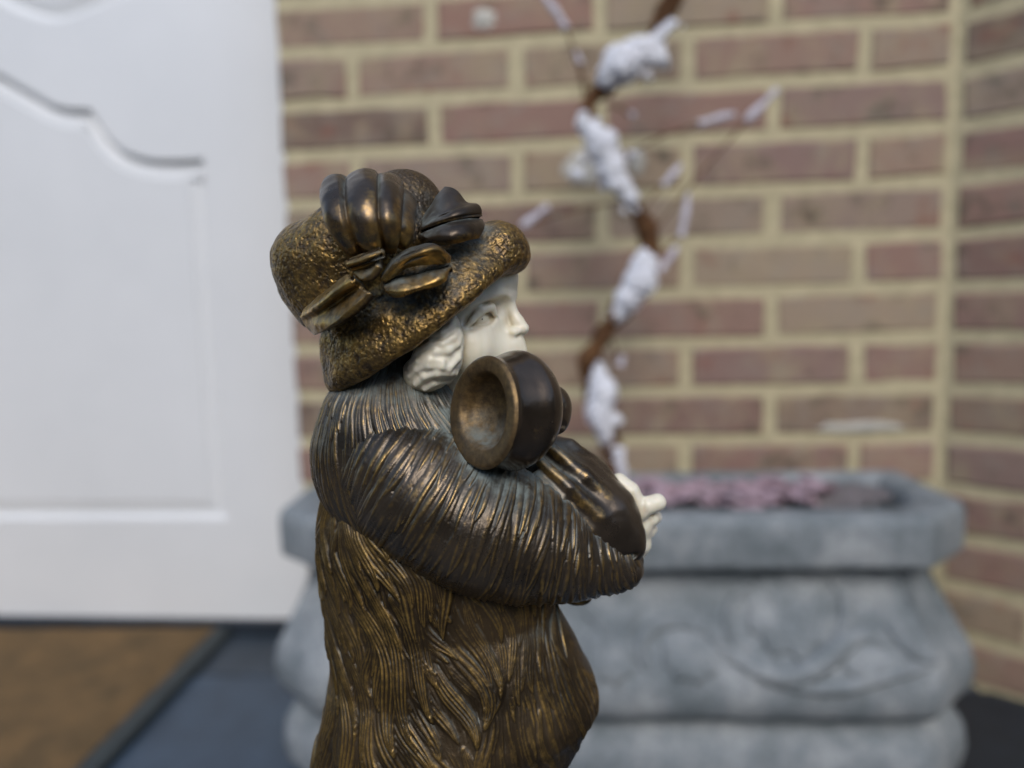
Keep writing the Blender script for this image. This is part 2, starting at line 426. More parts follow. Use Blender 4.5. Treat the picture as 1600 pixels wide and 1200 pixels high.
def panel(name, outline, prof):
    bm = bmesh.new(); prev = None
    for d, dep in prof:
        Q = inset(outline, d); cur = [bm.verts.new((x, DY+dep, z)) for x, z in Q]
        if prev:
            for i in range(len(cur)):
                j = (i+1) % len(cur); bm.faces.new((prev[i], prev[j], cur[j], cur[i]))
        prev = cur
    es = [bm.edges.get((prev[i], prev[(i+1) % len(prev)])) for i in range(len(prev))]
    bmesh.ops.triangle_fill(bm, edges=es, use_beauty=True)
    bmesh.ops.recalc_face_normals(bm, faces=bm.faces)
    return link_mesh(name, bm_mesh(name, bm), M_WHITE, door)
PROF = [(0, 0), (.0015, .0085), (.011, .0110), (.019, .0085), (.026, .0075), (.0272, .0075), (.0285, .0050)]
panel('raised_panel', lower, PROF); panel('raised_panel', upper, PROF)
def holed_leaf():
    bm = bmesh.new(); es = []
    X0, X1, Z0, Z1 = 2*DC+.895, -.895, .022, 2.05
    for loop in ([(X0, Z0), (X1, Z0), (X1, Z1), (X0, Z1)], lower, upper):
        vs = [bm.verts.new((x, DY, z)) for x, z in loop]
        es += [bm.edges.new((vs[i], vs[(i+1) % len(vs)])) for i in range(len(vs))]
    bmesh.ops.triangle_fill(bm, edges=es, use_beauty=True)
    # drop anything filled inside the two panel openings
    def inside(p, poly):
        c = False; n = len(poly)
        for i in range(n):
            (x1, z1), (x2, z2) = poly[i], poly[(i+1) % n]
            if (z1 > p[1]) != (z2 > p[1]) and p[0] < (x2-x1)*(p[1]-z1)/(z2-z1)+x1: c = not c
        return c
    bad = [f for f in bm.faces if inside((f.calc_center_median().x, f.calc_center_median().z), lower) or inside((f.calc_center_median().x, f.calc_center_median().z), upper)]
    bmesh.ops.delete(bm, geom=bad, context='FACES')
    box_bm(bm, X0, X1, DY+.02, DY+.045, Z0, Z1)
    return link_mesh('door_leaf', bm_mesh('door_leaf', bm), M_WHITE, door)
holed_leaf()
box('door_jamb', (-.893, -.82, DY-.004, DY+.05, .022, 2.1), M_WHITE, door, .002)
box('door_jamb', (2*DC+.82, 2*DC+.893, DY-.004, DY+.05, .022, 2.1), M_WHITE, door, .002)
box('door_head', (2*DC+.82, -.82, DY-.005, DY+.05, 2.052, 2.12), M_WHITE, door, .002)
th_o = box('threshold', (2*DC+.80, -.878, DY-.012, DY+.08, .001, .0215), M_DARK, door, .002)

# ------------------------------------------------------------------ doormat
mat_root = empty('doormat', (-.4635, 1.112, .001), R(-2.2)); tag(mat_root, 'brown coir doormat with black rubber border in front of the door', 'doormat')
bm = bmesh.new(); box_bm(bm, -.86, 0, -.58, 0, 0, .012, .005)
link_mesh('rubber_border', bm_mesh('rubber_border', bm), M_RUBBER, mat_root)
bm = bmesh.new(); bmesh.ops.create_grid(bm, x_segments=90, y_segments=60, size=1)
for v in bm.verts:
    x, y = v.co.x, v.co.y
    edge = min(1-abs(x), 1-abs(y)); v.co.x = -.43+x*.403; v.co.y = -.29+y*.270+.012
    v.co.z = .0128+min(1, edge*14)*.005+random.uniform(-.0014, .0014)
link_mesh('coir_pile', bm_mesh('coir_pile', bm, True), M_COIR, mat_root)

# ------------------------------------------------------------------ planter
pl = empty('stone_planter', (.109, .795, 0), R(-3)); tag(pl, 'grey cast stone planter with carved swags against the brick wall', 'planter')
HX, HY, CX, CY = .361, .095, .056, .050
def plan(o):
    base = [(-HX, HY), (-HX, -HY+CY), (-HX+CX, -HY), (HX-CX, -HY), (HX, -HY+CY), (HX, HY)]
    P = np.array(base); pts = []
    for i in range(len(P)):       # round each corner
        a, b, c = P[i-1], P[i], P[(i+1) % len(P)]
        ra = .003
        p1 = b+(a-b)/np.linalg.norm(a-b)*ra; p2 = b+(c-b)/np.linalg.norm(c-b)*ra
        for t in (0, .33, .67, 1): pts.append((1-t)**2*p1+2*t*(1-t)*b+t*t*p2)
    Q = []
    for i in range(len(pts)):     # densify
        a, b = pts[i], pts[(i+1) % len(pts)]; k = max(1, int(np.linalg.norm(b-a)/.012))
        Q += [a+(b-a)*t/k for t in range(k)]
    return inset(Q, -o)
def prof_at(prof, z):
    zs = [p[1] for p in prof]; return float(np.interp(z, zs, [p[0] for p in prof]))
PP = [(.006, .0), (.014, .012), (.018, .035), (.015, .058), (.004, .076), (-.008, .084), (-.010, .089), (-.007, .092), (.012, .095), (.021, .108), (.0235, .128), (.019, .148), (.008, .168), (-.004, .19), (-.016, .212), (-.024, .230), (-.026, .242), (-.024, .2495), (.002, .2505), (.0065, .253), (.008, .258), (.0085, .290), (.007, .299), (.002, .3045), (-.006, .3055)]
zz = []; 
dense = [PP[0]]
for a, b in zip(PP, PP[1:]):
    for k in range(1, 3): dense.append((a[0]+(b[0]-a[0])*k/2, a[1]+(b[1]-a[1])*k/2))
ringsP = []
for o_, z_ in dense: ringsP.append(np.c_[plan(o_), np.full(len(plan(o_)), z_)])
for o_, z_ in ((-.030, .304), (-.036, .298), (-.040, .255)): ringsP.append(np.c_[plan(o_), np.full(len(plan(o_)), z_)])
V = np.array(ringsP); nvv, nuu = V.shape[:2]
Vf = V.reshape(-1, 3); Vf = Vf+(np.stack([fnoise(Vf*22+k*31, 3, k) for k in range(3)], 1)-.5)*.003
bodyo = link_mesh('planter_body', np_mesh('planter_body', Vf, grid_faces(nuu, nvv, True)), M_STONE, pl)
# carved relief: half-round ribs following the front
def tube(bm, pts, rad, seg=8):
    P = [Vector(p) for p in pts]; prev = None
    for i, p in enumerate(P):
        t = (P[min(i+1, len(P)-1)]-P[max(i-1, 0)]).normalized()
        a = t.cross(Vector((0, 1, 0.01))).normalized(); b = t.cross(a).normalized()
        r = rad(i/(len(P)-1)) if callable(rad) else rad
        ring = [bm.verts.new(p+a*math.cos(k/seg*2*math.pi)*r+b*math.sin(k/seg*2*math.pi)*r) for k in range(seg)]
        if prev:
            for k in range(seg): bm.faces.new((prev[k], prev[(k+1) % seg], ring[(k+1) % seg], ring[k]))
        else: bm.faces.new(ring[::-1])
        prev = ring
    bm.faces.new(prev)
pinv = pl.matrix_basis.inverted()
pinv = (Matrix.Translation(pl.location) @ Matrix.Rotation(R(-3), 4, 'Z')).inverted()
def relief(pts_px, rad):
    out = []
    for px, py in pts_px:
        z = at_y(px, py, .70)[2]; x = None
        for _ in range(3):
            yl = -HY-prof_at(PP, z); Yw = .795+yl
            X = at_y(px, py, Yw+ (at_y(px, py, Yw)[0]-.109)*math.sin(R(-3))); z = X[2]
        L = pinv @ Vector(X); out.append((L.x, -HY-prof_at(PP, z)+.001, z))
    P = smooth_path(out, 6, False); bm = bmesh.new(); tube(bm, P, lambda t: rad*1.35*(.45+.55*math.sin(math.pi*min(max(t, .04), .96))))
    return link_mesh('carved_swag', bm_mesh('carved_swag', bm, True), M_STONE, pl)
def c6(l): return [(860+x/2.162, 700+y/2.162) for x, y in l]
for l, r_ in (([(930, 440), (985, 490), (1000, 560), (975, 640), (900, 690)], .0055), ([(640, 690), (600, 600), (620, 510), (690, 460)], .005),
              ([(560, 660), (700, 755), (830, 770), (950, 700), (1010, 650), (1080, 635), (1140, 670)], .009), ([(1130, 590), (1180, 640), (1240, 700), (1310, 720)], .006),
              ([(320, 750), (305, 660), (380, 590), (500, 600), (590, 680), (600, 730)], .0065), ([(250, 770), (222, 660), (300, 555)], .0055),
              ([(110, 550), (175, 600), (190, 690), (150, 760)], .006), ([(640, 730), (800, 800), (980, 810), (1150, 770), (1290, 740)], .006), ([(700, 560), (760, 600), (850, 590)], .005)):
    relief(c6(l), r_)
def boss(px, py, rx, rz, h):
    X = at_y(px, py, .70); L = pinv @ Vector(X); bm = bmesh.new(); bmesh.ops.create_uvsphere(bm, u_segments=24, v_segments=14, radius=1)
    for v in bm.verts:
        a = math.atan2(v.co.z, v.co.x); f = 1+.10*math.cos(a*9)
        z = L.z+v.co.z*rz*f; v.co = Vector((L.x+v.co.x*rx*f, -HY-prof_at(PP, z)+v.co.y*h*(1+.2*math.cos(a*9)), z))
    return link_mesh('carved_boss', bm_mesh('carved_boss', bm, True), M_STONE, pl)
boss(1232, 955, .044, .040, .008); boss(1075, 1010, .030, .026, .006); boss(1345, 1015, .030, .018, .006); boss(955, 1010, .026, .030, .006)
# soil and faded blossom in the planter
bm = bmesh.new(); bmesh.ops.create_grid(bm, x_segments=60, y_segments=16, size=1)
for v in bm.verts:
    x, y = v.co.x, v.co.y; e = max(abs(x), abs(y)); v.co.x = x*(HX-.046); v.co.y = y*(HY-.05)+.006
    if y < -.2: v.co.x = x*(HX-.046-CX*.8*min(1, (-y-.2)/.8))
    v.co.z = .299+(1-e**4)*.009+random.uniform(-.004, .004)
so = link_mesh('planting_soil', bm_mesh('planting_soil', bm, True), M_SOIL); so.matrix_world = Matrix.Translation(pl.location) @ Matrix.Rotation(R(-3), 4, 'Z')
tag(so, 'dry grey brown soil filling the stone planter', 'soil', kind='stuff')
bm = bmesh.new(); r3 = random.Random(4)
for i in range(330):
    x = r3.uniform(-.31, .235); y = r3.uniform(-.05, .03); z = .302+r3.uniform(0, .012)+.004*math.sin(x*40)
    s = r3.uniform(.010, .021); g = bmesh.ops.create_icosphere(bm, subdivisions=1, radius=1)
    mt4 = Matrix.Translation((x, y, z)) @ Matrix.Rotation(r3.uniform(0, 6), 4, (r3.random()*.3, r3.random()*.3, 1)) @ Matrix.Diagonal((s, s*r3.uniform(.5, 1), s*.22, 1))
    for v in g['verts']: v.co = mt4 @ (v.co*(1+r3.uniform(-.2, .2)))
fl = link_mesh('faded_blossom', bm_mesh('faded_blossom', bm, False), M_PINK); fl.matrix_world = so.matrix_world
tag(fl, 'faded pink blossom lying across the top of the planter', 'blossom', kind='stuff')

# ---------- signed distance sculpting
class Grid:
    def __init__(s, lo, hi, h):
        s.h = h; s.lo = np.array(lo, float); n = np.ceil((np.array(hi)-s.lo)/h).astype(int)+1; s.n = n
        s.x = (s.lo[0]+h*np.arange(n[0], dtype=np.float32))[:, None, None].astype(np.float32)
        s.y = (s.lo[1]+h*np.arange(n[1], dtype=np.float32))[None, :, None].astype(np.float32)
        s.z = (s.lo[2]+h*np.arange(n[2], dtype=np.float32))[None, None, :].astype(np.float32)
def smin(a, b, k):
    if k <= 0: return np.minimum(a, b)
    h = np.clip(.5+.5*(b-a)/k, 0, 1); return b*(1-h)+a*h-k*h*(1-h)
def smax(a, b, k): return -smin(-a, -b, k)
def sd_ell(x, y, z, c, r, rot=None):
    X, Y, Z = x-c[0], y-c[1], z-c[2]
    if rot is not None:
        rt = np.asarray(rot, dtype=np.float32)
        X, Y, Z = rt[0, 0]*X+rt[0, 1]*Y+rt[0, 2]*Z, rt[1, 0]*X+rt[1, 1]*Y+rt[1, 2]*Z, rt[2, 0]*X+rt[2, 1]*Y+rt[2, 2]*Z
    k0 = np.sqrt((X/r[0])**2+(Y/r[1])**2+(Z/r[2])**2); k1 = np.sqrt((X/r[0]**2)**2+(Y/r[1]**2)**2+(Z/r[2]**2)**2)+1e-6
    return k0*(k0-1)/k1
def sd_cap(x, y, z, a, b, ra, rb):
    a = np.asarray(a, float); b = np.asarray(b, float); ba = b-a; L = float(ba @ ba)+1e-9
    t = np.clip(((x-a[0])*ba[0]+(y-a[1])*ba[1]+(z-a[2])*ba[2])/L, 0, 1)
    return np.sqrt((x-a[0]-ba[0]*t)**2+(y-a[1]-ba[1]*t)**2+(z-a[2]-ba[2]*t)**2)-(ra+(rb-ra)*t)
def sd_chain(x, y, z, pts, k=0.0):
    d = None
    for p, q in zip(pts, pts[1:]):
        c = sd_cap(x, y, z, p[:3], q[:3], p[3], q[3]); d = c if d is None else smin(d, c, k)
    return d
def rotz(a): return np.array([[math.cos(a), -math.sin(a), 0], [math.sin(a), math.cos(a), 0], [0, 0, 1]])
def roty(a): return np.array([[math.cos(a), 0, math.sin(a)], [0, 1, 0], [-math.sin(a), 0, math.cos(a)]])
def surface_nets(vol, g):
    s = vol < 0
    cnt = np.zeros(tuple(g.n-1), dtype=np.int8)
    for i in (0, 1):
        for j in (0, 1):
            for k in (0, 1): cnt += s[i:i+g.n[0]-1, j:j+g.n[1]-1, k:k+g.n[2]-1]
    act = np.argwhere((cnt > 0) & (cnt < 8)); N = len(act)
    idx = np.full(tuple(g.n-1), -1, dtype=np.int32); idx[act[:, 0], act[:, 1], act[:, 2]] = np.arange(N)
    offs = [(i, j, k) for i in (0, 1) for j in (0, 1) for k in (0, 1)]
    val = np.stack([vol[act[:, 0]+o[0], act[:, 1]+o[1], act[:, 2]+o[2]] for o in offs], 1)
    acc = np.zeros((N, 3)); c = np.zeros(N)
    for a in range(8):
        for b in range(a+1, 8):
            if sum(abs(p-q) for p, q in zip(offs[a], offs[b])) != 1: continue
            va, vb_ = val[:, a], val[:, b]; mk = (va < 0) != (vb_ < 0)
            t = np.where(mk, va/(va-vb_+1e-12), 0)
            p = np.array(offs[a])+t[:, None]*(np.array(offs[b])-np.array(offs[a])); acc += p*mk[:, None]; c += mk
    verts = g.lo+(act+acc/np.maximum(c, 1)[:, None])*g.h
    quads = []
    for ax in range(3):
        u, v = (ax+1) % 3, (ax+2) % 3
        sl0 = [slice(None)]*3; sl1 = [slice(None)]*3; sl0[ax] = slice(0, -1); sl1[ax] = slice(1, None)
        for q in (sl0, sl1): q[u] = slice(1, -1); q[v] = slice(1, -1)
        a, b = s[tuple(sl0)], s[tuple(sl1)]; e = np.argwhere(a != b)
        if not len(e): continue
        e[:, u] += 1; e[:, v] += 1
        def cell(du, dv):
            q = e.copy(); q[:, u] += du; q[:, v] += dv; return idx[q[:, 0], q[:, 1], q[:, 2]]
        Q = np.stack([cell(-1, -1), cell(0, -1), cell(0, 0), cell(-1, 0)], 1)
        fl_ = ~s[e[:, 0], e[:, 1], e[:, 2]]; Q[fl_] = Q[fl_][:, ::-1]
        quads.append(Q)
    Q = np.concatenate(quads); return verts, Q[(Q >= 0).all(1)]
def vnormals(V, Q):
    n = np.cross(V[Q[:, 2]]-V[Q[:, 0]], V[Q[:, 3]]-V[Q[:, 1]]); N = np.zeros_like(V)
    for k in range(4): np.add.at(N, Q[:, k], n)
    return N/(np.linalg.norm(N, axis=1)[:, None]+1e-12)
def smooth_verts(V, Q, it=1, lam=.5):
    E = np.concatenate([Q[:, [0, 1]], Q[:, [1, 2]], Q[:, [2, 3]], Q[:, [3, 0]]]); E = np.concatenate([E, E[:, ::-1]])
    deg = np.bincount(E[:, 0], minlength=len(V))[:, None]+1e-9
    for _ in range(it):
        S = np.stack([np.bincount(E[:, 0], weights=V[E[:, 1], k], minlength=len(V)) for k in range(3)], 1)
        V = V+lam*(S/deg-V)
    return V
def sculpt(name, lo, hi, h, fn, mat, parent=None, disp=None, it=2, cav=.5):
    g = Grid(lo, hi, h); vol = fn(g.x, g.y, g.z); vol = np.broadcast_to(vol, tuple(g.n)).astype(np.float32)
    V, Q = surface_nets(vol, g); V = smooth_verts(V, Q, it)
    cv = np.full(len(V), cav)
    if disp is not None:
        dv, cv = disp(V); V = V+vnormals(V, Q)*dv[:, None]
    return link_mesh(name, np_mesh(name, V/1000, Q, True, {'cav': cv}), mat, parent or statue)
def bounds(pts, pad):
    P = np.array(pts); return P.min(0)-pad, P.max(0)+pad

# ------------------------------------------------------------------ frosted vine branch
VY = .815
vb = at_y(968, 800, VY)
vine = empty('vine_branch', tuple(vb)); tag(vine, 'crooked brown vine branch with white frost rising from the planter', 'branch')
def vp(px, py, dy=0): return Vector(at_y(px, py, VY+dy)-vb)
path = [(968, 800, 0), (962, 750, 0), (954, 700, .005), (938, 640, .01), (918, 575, .004), (940, 530, -.004), (968, 485, 0), (1000, 430, .01), (1014, 372, .012), (985, 312, 0), (945, 235, -.01), (918, 168, 0), (970, 112, .01), (1022, 55, .006), (1052, 0, -.004), (1085, -70, 0), (1060, -150, .01), (1100, -240, 0)]
P = smooth_path([vp(*p) for p in path], 9, False)
bm = bmesh.new(); tube(bm, P, lambda t: .0115*(1-.25*t)*(1+.22*math.sin(t*57)+.12*math.sin(t*131)), 12)
for v in bm.verts: v.co += Vector([random.uniform(-.0014, .0014) for _ in range(3)])
link_mesh('branch_stem', bm_mesh('branch_stem', bm, True), M_BARK, vine)
bm = bmesh.new()
tube(bm, [p+np.array([.011*math.cos(i*.33), .011*math.sin(i*.33), 0]) for i, p in enumerate(P)], lambda t: .0038, 8)
link_mesh('branch_tendril', bm_mesh('branch_tendril', bm, True), M_BARK, vine)
def clump(pts, seed):
    r = random.Random(seed); C = [(*(vp(x, y, -.010)*1000), q*.68*VY/FPX*1000) for x, y, q in pts]
    extra = [(i, [r.gauss(0, 1)*C[i][3]*.75 for _ in range(3)], r.uniform(.25, .45)) for i in range(len(C)) for _ in range(4)]
    def f(x, y, z):
        d = sd_chain(x, y, z, C, 5)
        for i, o, q in extra: d = smin(d, sd_ell(x, y, z, (C[i][0]+o[0], C[i][1]+o[1]*.5, C[i][2]+o[2]), (C[i][3]*q,)*3), 4)
        return d
    P = np.array(C); pad = P[:, 3].max()*2.4+3
    def dsp(V):
        W = V*np.array([.5, .5, .22]); return (fnoise(W/1.3, 3, seed)-.5)*10.0, np.full(len(V), .5)
    return sculpt('frost_clump', P[:, :3].min(0)-pad, P[:, :3].max(0)+pad, 1.5, f, M_SNOW, vine, dsp, 1)
clump([(952, 120, 24), (970, 102, 40), (1000, 82, 30), (1030, 92, 18)], 1); clump([(1010, 75, 16), (1050, 38, 10)], 11)
clump([(913, 192, 16), (940, 225, 32), (955, 265, 28), (985, 310, 16)], 2)
clump([(1006, 412, 26), (1000, 440, 34), (980, 468, 24), (965, 494, 14)], 3)
clump([(935, 580, 16), (942, 612, 30), (937, 645, 28), (946, 684, 14)], 4)
clump([(966, 705, 10), (972, 745, 10)], 5)
def twig(a, b, root, seed):
    bm = bmesh.new(); A, B, Q = vp(*a), vp(*b), vp(*root)
    tube(bm, smooth_path([Q, Q.lerp(A, .55)+Vector((0, -.004, .003)), A], 6, False), .0013, 6)
    s = link_mesh('twig', bm_mesh('twig', bm, True), M_BARK, vine)
    bm = bmesh.new(); tube(bm, smooth_path([A, A.lerp(B, .5)+Vector((.001, 0, .0006)), B], 6, False), lambda t: (.0046-.0014*t)*(1+.18*math.sin(t*9+A.x*300)), 8)
    f = link_mesh('frosted_tip', bm_mesh('frosted_tip', bm, True), M_TWIG, s)
for a, b, q in (((885, 45), (848, -8), (918, 165)), ((905, 100), (897, 82), (918, 165)), ((1165, 190), (1214, 140), (1014, 372)), ((1092, 194), (1148, 178), (960, 250)),
                ((1036, 290), (1064, 258), (1000, 335)), ((1064, 370), (1075, 302), (1010, 420)), ((816, 354), (857, 322), (985, 312)), ((968, 572), (972, 556), (950, 520)), ((985, 182), (990, 176), (945, 165)), ((1030, 425), (1058, 385), (1005, 440))):
    twig(a, b, q, 0)

# ================================================================== statuette
Y0 = .160
SB = at_y(690, 1200, Y0); SB = np.array([SB[0], Y0, .300])       # base point on the pedestal
def Mm(px, py, d=0.0):
    """statuette-local millimetres of the photo point (px, py) at d mm behind the statuette's mid plane"""
    return (at_y(px, py, Y0+d/1000)-SB)*1000
K = .1452                                                            # mm per photo pixel at the mid plane
statue = empty('bronze_statuette', tuple(SB)); tag(statue, 'bronze statuette of a girl in fur coat and bow hat with ivory face', 'statuette')

# ---------- relief maps for fur
def raster_locks(Wd, Hd, locks, wrap=True):
    Hm = np.zeros((Hd, Wd), np.float32)
    for pts, w0, h0, stria, ph in locks:
        P = np.asarray(pts); n = len(P)
        x0, x1 = int(P[:, 0].min()-w0-1), int(P[:, 0].max()+w0+2); y0, y1 = max(0, int(P[:, 1].min()-w0-1)), min(Hd, int(P[:, 1].max()+w0+2))
        if y1 <= y0: continue
        gx, gy = np.meshgrid(np.arange(x0, x1), np.arange(y0, y1))
        best = np.full(gx.shape, 1e9); bt = np.zeros(gx.shape); bs = np.zeros(gx.shape)
        for i in range(n-1):
            ax_, ay_ = P[i]; bx_, by_ = P[i+1]-P[i]; LL = bx_*bx_+by_*by_+1e-9
            t = np.clip(((gx-ax_)*bx_+(gy-ay_)*by_)/LL, 0, 1); dx, dy = gx-ax_-bx_*t, gy-ay_-by_*t
            d2 = dx*dx+dy*dy; mk = d2 < best
            best = np.where(mk, d2, best); bt = np.where(mk, (i+t)/(n-1), bt); bs = np.where(mk, np.sign((gx-ax_)*by_-(gy-ay_)*bx_)*np.sqrt(d2), bs)
        wt = w0*np.clip(np.sin(np.pi*np.clip(.10+.90*bt, 0, 1)), 0, 1)**.6+.01
        q = bs/wt; ends = np.sqrt(best) > wt*1.02
        val = h0*(.35+.65*bt**.8)*(np.clip(1-q**4, 0, 1)**.5 if stria else np.sqrt(np.clip(1-q*q, 0, 1)))
        if stria: val = val*(1-.32*(.5-.5*np.cos(q*stria*np.pi+ph)))
        val = np.where(ends | (np.abs(q) > 1), 0, val)
        xi = np.arange(x0, x1) % Wd if wrap else np.clip(np.arange(x0, x1), 0, Wd-1)
        Hm[y0:y1, xi] = np.maximum(Hm[y0:y1, xi], val)
    return Hm
def blur(A, r, wrap=True):
    k = np.exp(-np.linspace(-2, 2, 2*r+1)**2); k /= k.sum(); B = np.zeros_like(A)
    for i, kk in enumerate(k): B += kk*np.roll(A, i-r, 1)
    C = np.zeros_like(A); Pd = np.pad(B, ((r, r), (0, 0)), 'edge')
    for i, kk in enumerate(k): C += kk*Pd[i:i+A.shape[0]]
    return C
def sample(A, u, v):
    H_, W_ = A.shape; u = u % W_; v = np.clip(v, 0, H_-1.001)
    i, j = np.floor(u).astype(int), np.floor(v).astype(int); fu, fv = u-i, v-j; i1 = (i+1) % W_
    return (A[j, i % W_]*(1-fu)+A[j, i1]*fu)*(1-fv)+(A[j+1, i % W_]*(1-fu)+A[j+1, i1]*fu)*fv
def cav_of(Hm, r=9):
    lo = blur(Hm, r); d = Hm-lo; s = d.std()+1e-9; return np.clip(.5+d/(3.2*s), 0, 1)

# ---------- coat: lofted body with carved fur locks
COAT_L = [(735, 515), (765, 503), (800, 500), (850, 497), (900, 503), (950, 507), (1000, 512), (1030, 515), (1060, 509), (1100, 503), (1140, 495), (1170, 487), (1200, 486), (1260, 480), (1330, 470), (1400, 466)]
COAT_R = [(735, 800), (800, 850), (900, 866), (945, 871), (960, 880), (1000, 903), (1050, 926), (1080, 936), (1100, 936), (1112, 926), (1140, 914), (1170, 896), (1200, 885), (1260, 878), (1330, 890), (1400, 896)]
def coat_sil(py): return np.interp(py, *zip(*COAT_L)), np.interp(py, *zip(*COAT_R))
NU, NV = 880, 400; PY0, PY1 = 735, 1400
MW, MH = 1500, PY1-PY0
FLOW = np.array([(505, 800, .0, 1), (510, 900, .04, 1), (520, 1000, .12, 1), (560, 880, .05, 1), (590, 960, .22, 1), (600, 880, .22, 1), (640, 880, .5, .85), (640, 930, .62, .8), (690, 960, .62, .8), (720, 1010, .4, .9), (600, 1050, .38, .92), (650, 1080, .5, .87),
                 (700, 1130, .45, .9), (560, 1150, .42, .9), (520, 1100, .1, 1), (500, 1180, .1, 1), (740, 1080, .12, 1), (760, 960, .15, 1), (800, 950, .03, 1), (800, 1100, .14, 1), (860, 1000, .3, .95), (900, 1060, .35, .95), (915, 1100, .1, 1), (890, 1170, -.4, .9), (850, 1170, .05, 1)])
def flow(x, y):
    d = (FLOW[:, 0]-x)**2+(FLOW[:, 1]-y)**2; wgt = 1/(d+900)**1.6
    v = np.array([(wgt*FLOW[:, 2]).sum(), (wgt*FLOW[:, 3]).sum()]); return v/np.linalg.norm(v)
def x_to_u(x, y):
    l, r = coat_sil(y); q = np.clip((x-(l+r)/2)/((r-l)/2), -.995, .995)
    return (math.asin(q)/(2*math.pi)+.25)*MW                      # front half of the coat is u in 0..MW/2
locks = []; rl = random.Random(5)
def grow(x, y, length, w0, h0, stria, wob, steps=16):
    pts = []; X, Y = x, y; ph = x/34+y/57+rl.uniform(-.5, .5)
    for i in range(steps):
        if Y > PY1-2: break
        pts.append((X, Y)); f = flow(X, Y); s = length/steps
        b = wob*math.sin(ph+i/steps*4.8); X += s*(f[0]+b*f[1]); Y += s*(f[1]-b*f[0]*.5)
    if len(pts) < 4: return
    for mir in (0, 1):
        U = [(x_to_u(a, b), b-PY0) for a, b in pts]
        if mir: U = [(MW/2+(MW/2-u), v) for u, v in U]
        locks.append((U, w0, h0*(1 if not mir else .9), stria, ph))
for i in range(1000):                                            # fine strands all over
    y = rl.uniform(PY0-40, PY1); l, r = coat_sil(y); grow(l+(r-l)*rl.random(), y, rl.uniform(60, 150), rl.uniform(3.5, 6.5), rl.uniform(.25, .6), 0, rl.uniform(.03, .16))
for i in range(330):                                            # heavier curling locks, mostly to the back of the coat
    y = rl.uniform(PY0, PY1-20); l, r = coat_sil(y); q = rl.random()**1.5; x = l+(r-l)*q
    big = 1 if x < 760 else .62
    grow(x, y, rl.uniform(80, 170)*(.7+.3*big), rl.uniform(9, 19)*big, rl.uniform(.7, 1.3)*big, rl.choice((3, 4, 5)), rl.uniform(.3, .65)*big)
for x, y, L_, w_, h_ in ((655, 1040, 150, 17, 1.5), (640, 985, 120, 13, 1.3), (590, 900, 190, 15, 1.3), (612, 885, 200, 12, 1.25), (632, 880, 170, 10, 1.2), (545, 1000, 170, 15, 1.4), (560, 960, 150, 10, 1.2), (600, 1010, 160, 12, 1.35), (535, 1080, 150, 14, 1.3), (765, 1060, 150, 14, 1.2), (735, 1070, 140, 10, 1.2), (650, 1110, 110, 14, 1.4), (600, 1090, 120, 13, 1.3), (520, 900, 180, 9, 1.1), (690, 960, 120, 11, 1.1)):
    grow(x, y, L_*1.05, w_*1.45, h_*1.4, 5, .45, 22)
coat_map = raster_locks(MW, MH, locks); coat_map = blur(coat_map, 1); coat_cav = .5*cav_of(coat_map)+.5*cav_of(coat_map, 24)
uu = np.arange(NU)/NU; vv = np.linspace(0, 1, NV)
py = PY0+vv*(PY1-PY0); L_, R_ = coat_sil(py)
def smooth1(a, k=5):
    p = np.pad(a, k, 'edge'); return np.convolve(p, np.ones(2*k+1)/(2*k+1), 'valid')
L_, R_ = smooth1(L_, 3), smooth1(R_, 3)
coat = np.zeros((NV, NU, 3))
ang = uu*2*np.pi-np.pi/2                                          # u=.25 faces the viewer
for j in range(NV):
    a, b = Mm(L_[j], py[j]), Mm(R_[j], py[j]); c = (a+b)/2; hw = np.linalg.norm(b-a)/2
    dep = hw*.80*(1.0-.22*math.exp(-((py[j]-1010)/60)**2)*0)
    coat[j, :, 0] = c[0]+hw*np.sin(ang); coat[j, :, 1] = -dep*np.cos(ang); coat[j, :, 2] = c[2]
def outward(V, Q):
    """flip the faces when they look inwards"""
    c = V.mean(0); f = V[Q].mean(1); n = np.cross(V[Q[:, 2]]-V[Q[:, 0]], V[Q[:, 3]]-V[Q[:, 1]])
    return Q[:, ::-1] if ((f-c)*n)[:, :2].sum() < 0 else Q
def grid_normals(G, wrap=True):
    du = (np.roll(G, -1, 1)-np.roll(G, 1, 1)) if wrap else np.gradient(G, axis=1); dv = np.gradient(G, axis=0)
    n = np.cross(dv, du); return n/(np.linalg.norm(n, axis=2)[..., None]+1e-12)
nrm = grid_normals(coat)
if (nrm[NV//2, NU//4]*np.array([0, -1, 0])).sum() < 0: nrm = -nrm
UU, VV = np.meshgrid(uu*MW, vv*(MH-1))
hh = sample(coat_map, UU, VV); cc = sample(coat_cav, UU, VV)
front = np.where(UU < MW/2, UU/(MW/2), 2-UU/(MW/2)); cc = np.clip(cc-.14*np.clip((front-.36)/.14, 0, 1), 0, 1)   # the back of the coat is rubbed barest
folds = (fnoise(np.stack([UU/90, VV/240, UU*0], -1), 2, 3)-.5)*2.6
coat = coat+nrm*(hh*1.05-.75+folds*.55)[..., None]
Vc = coat.reshape(-1, 3); Q = grid_faces(NU, NV, True)
bot = np.array([[*(coat[-1].mean(0))]]); topc = np.array([[*(coat[0].mean(0))]])
Vc = np.concatenate([Vc, bot, topc])
capb = [[(NV-1)*NU+i, (NV-1)*NU+(i+1) % NU, len(Vc)-2, len(Vc)-2] for i in range(0)]
link_mesh('fur_coat', np_mesh('fur_coat', Vc/1000, outward(Vc, Q), True, {'cav': np.concatenate([cc.ravel(), [.5, .5]])}), M_FUR, statue)

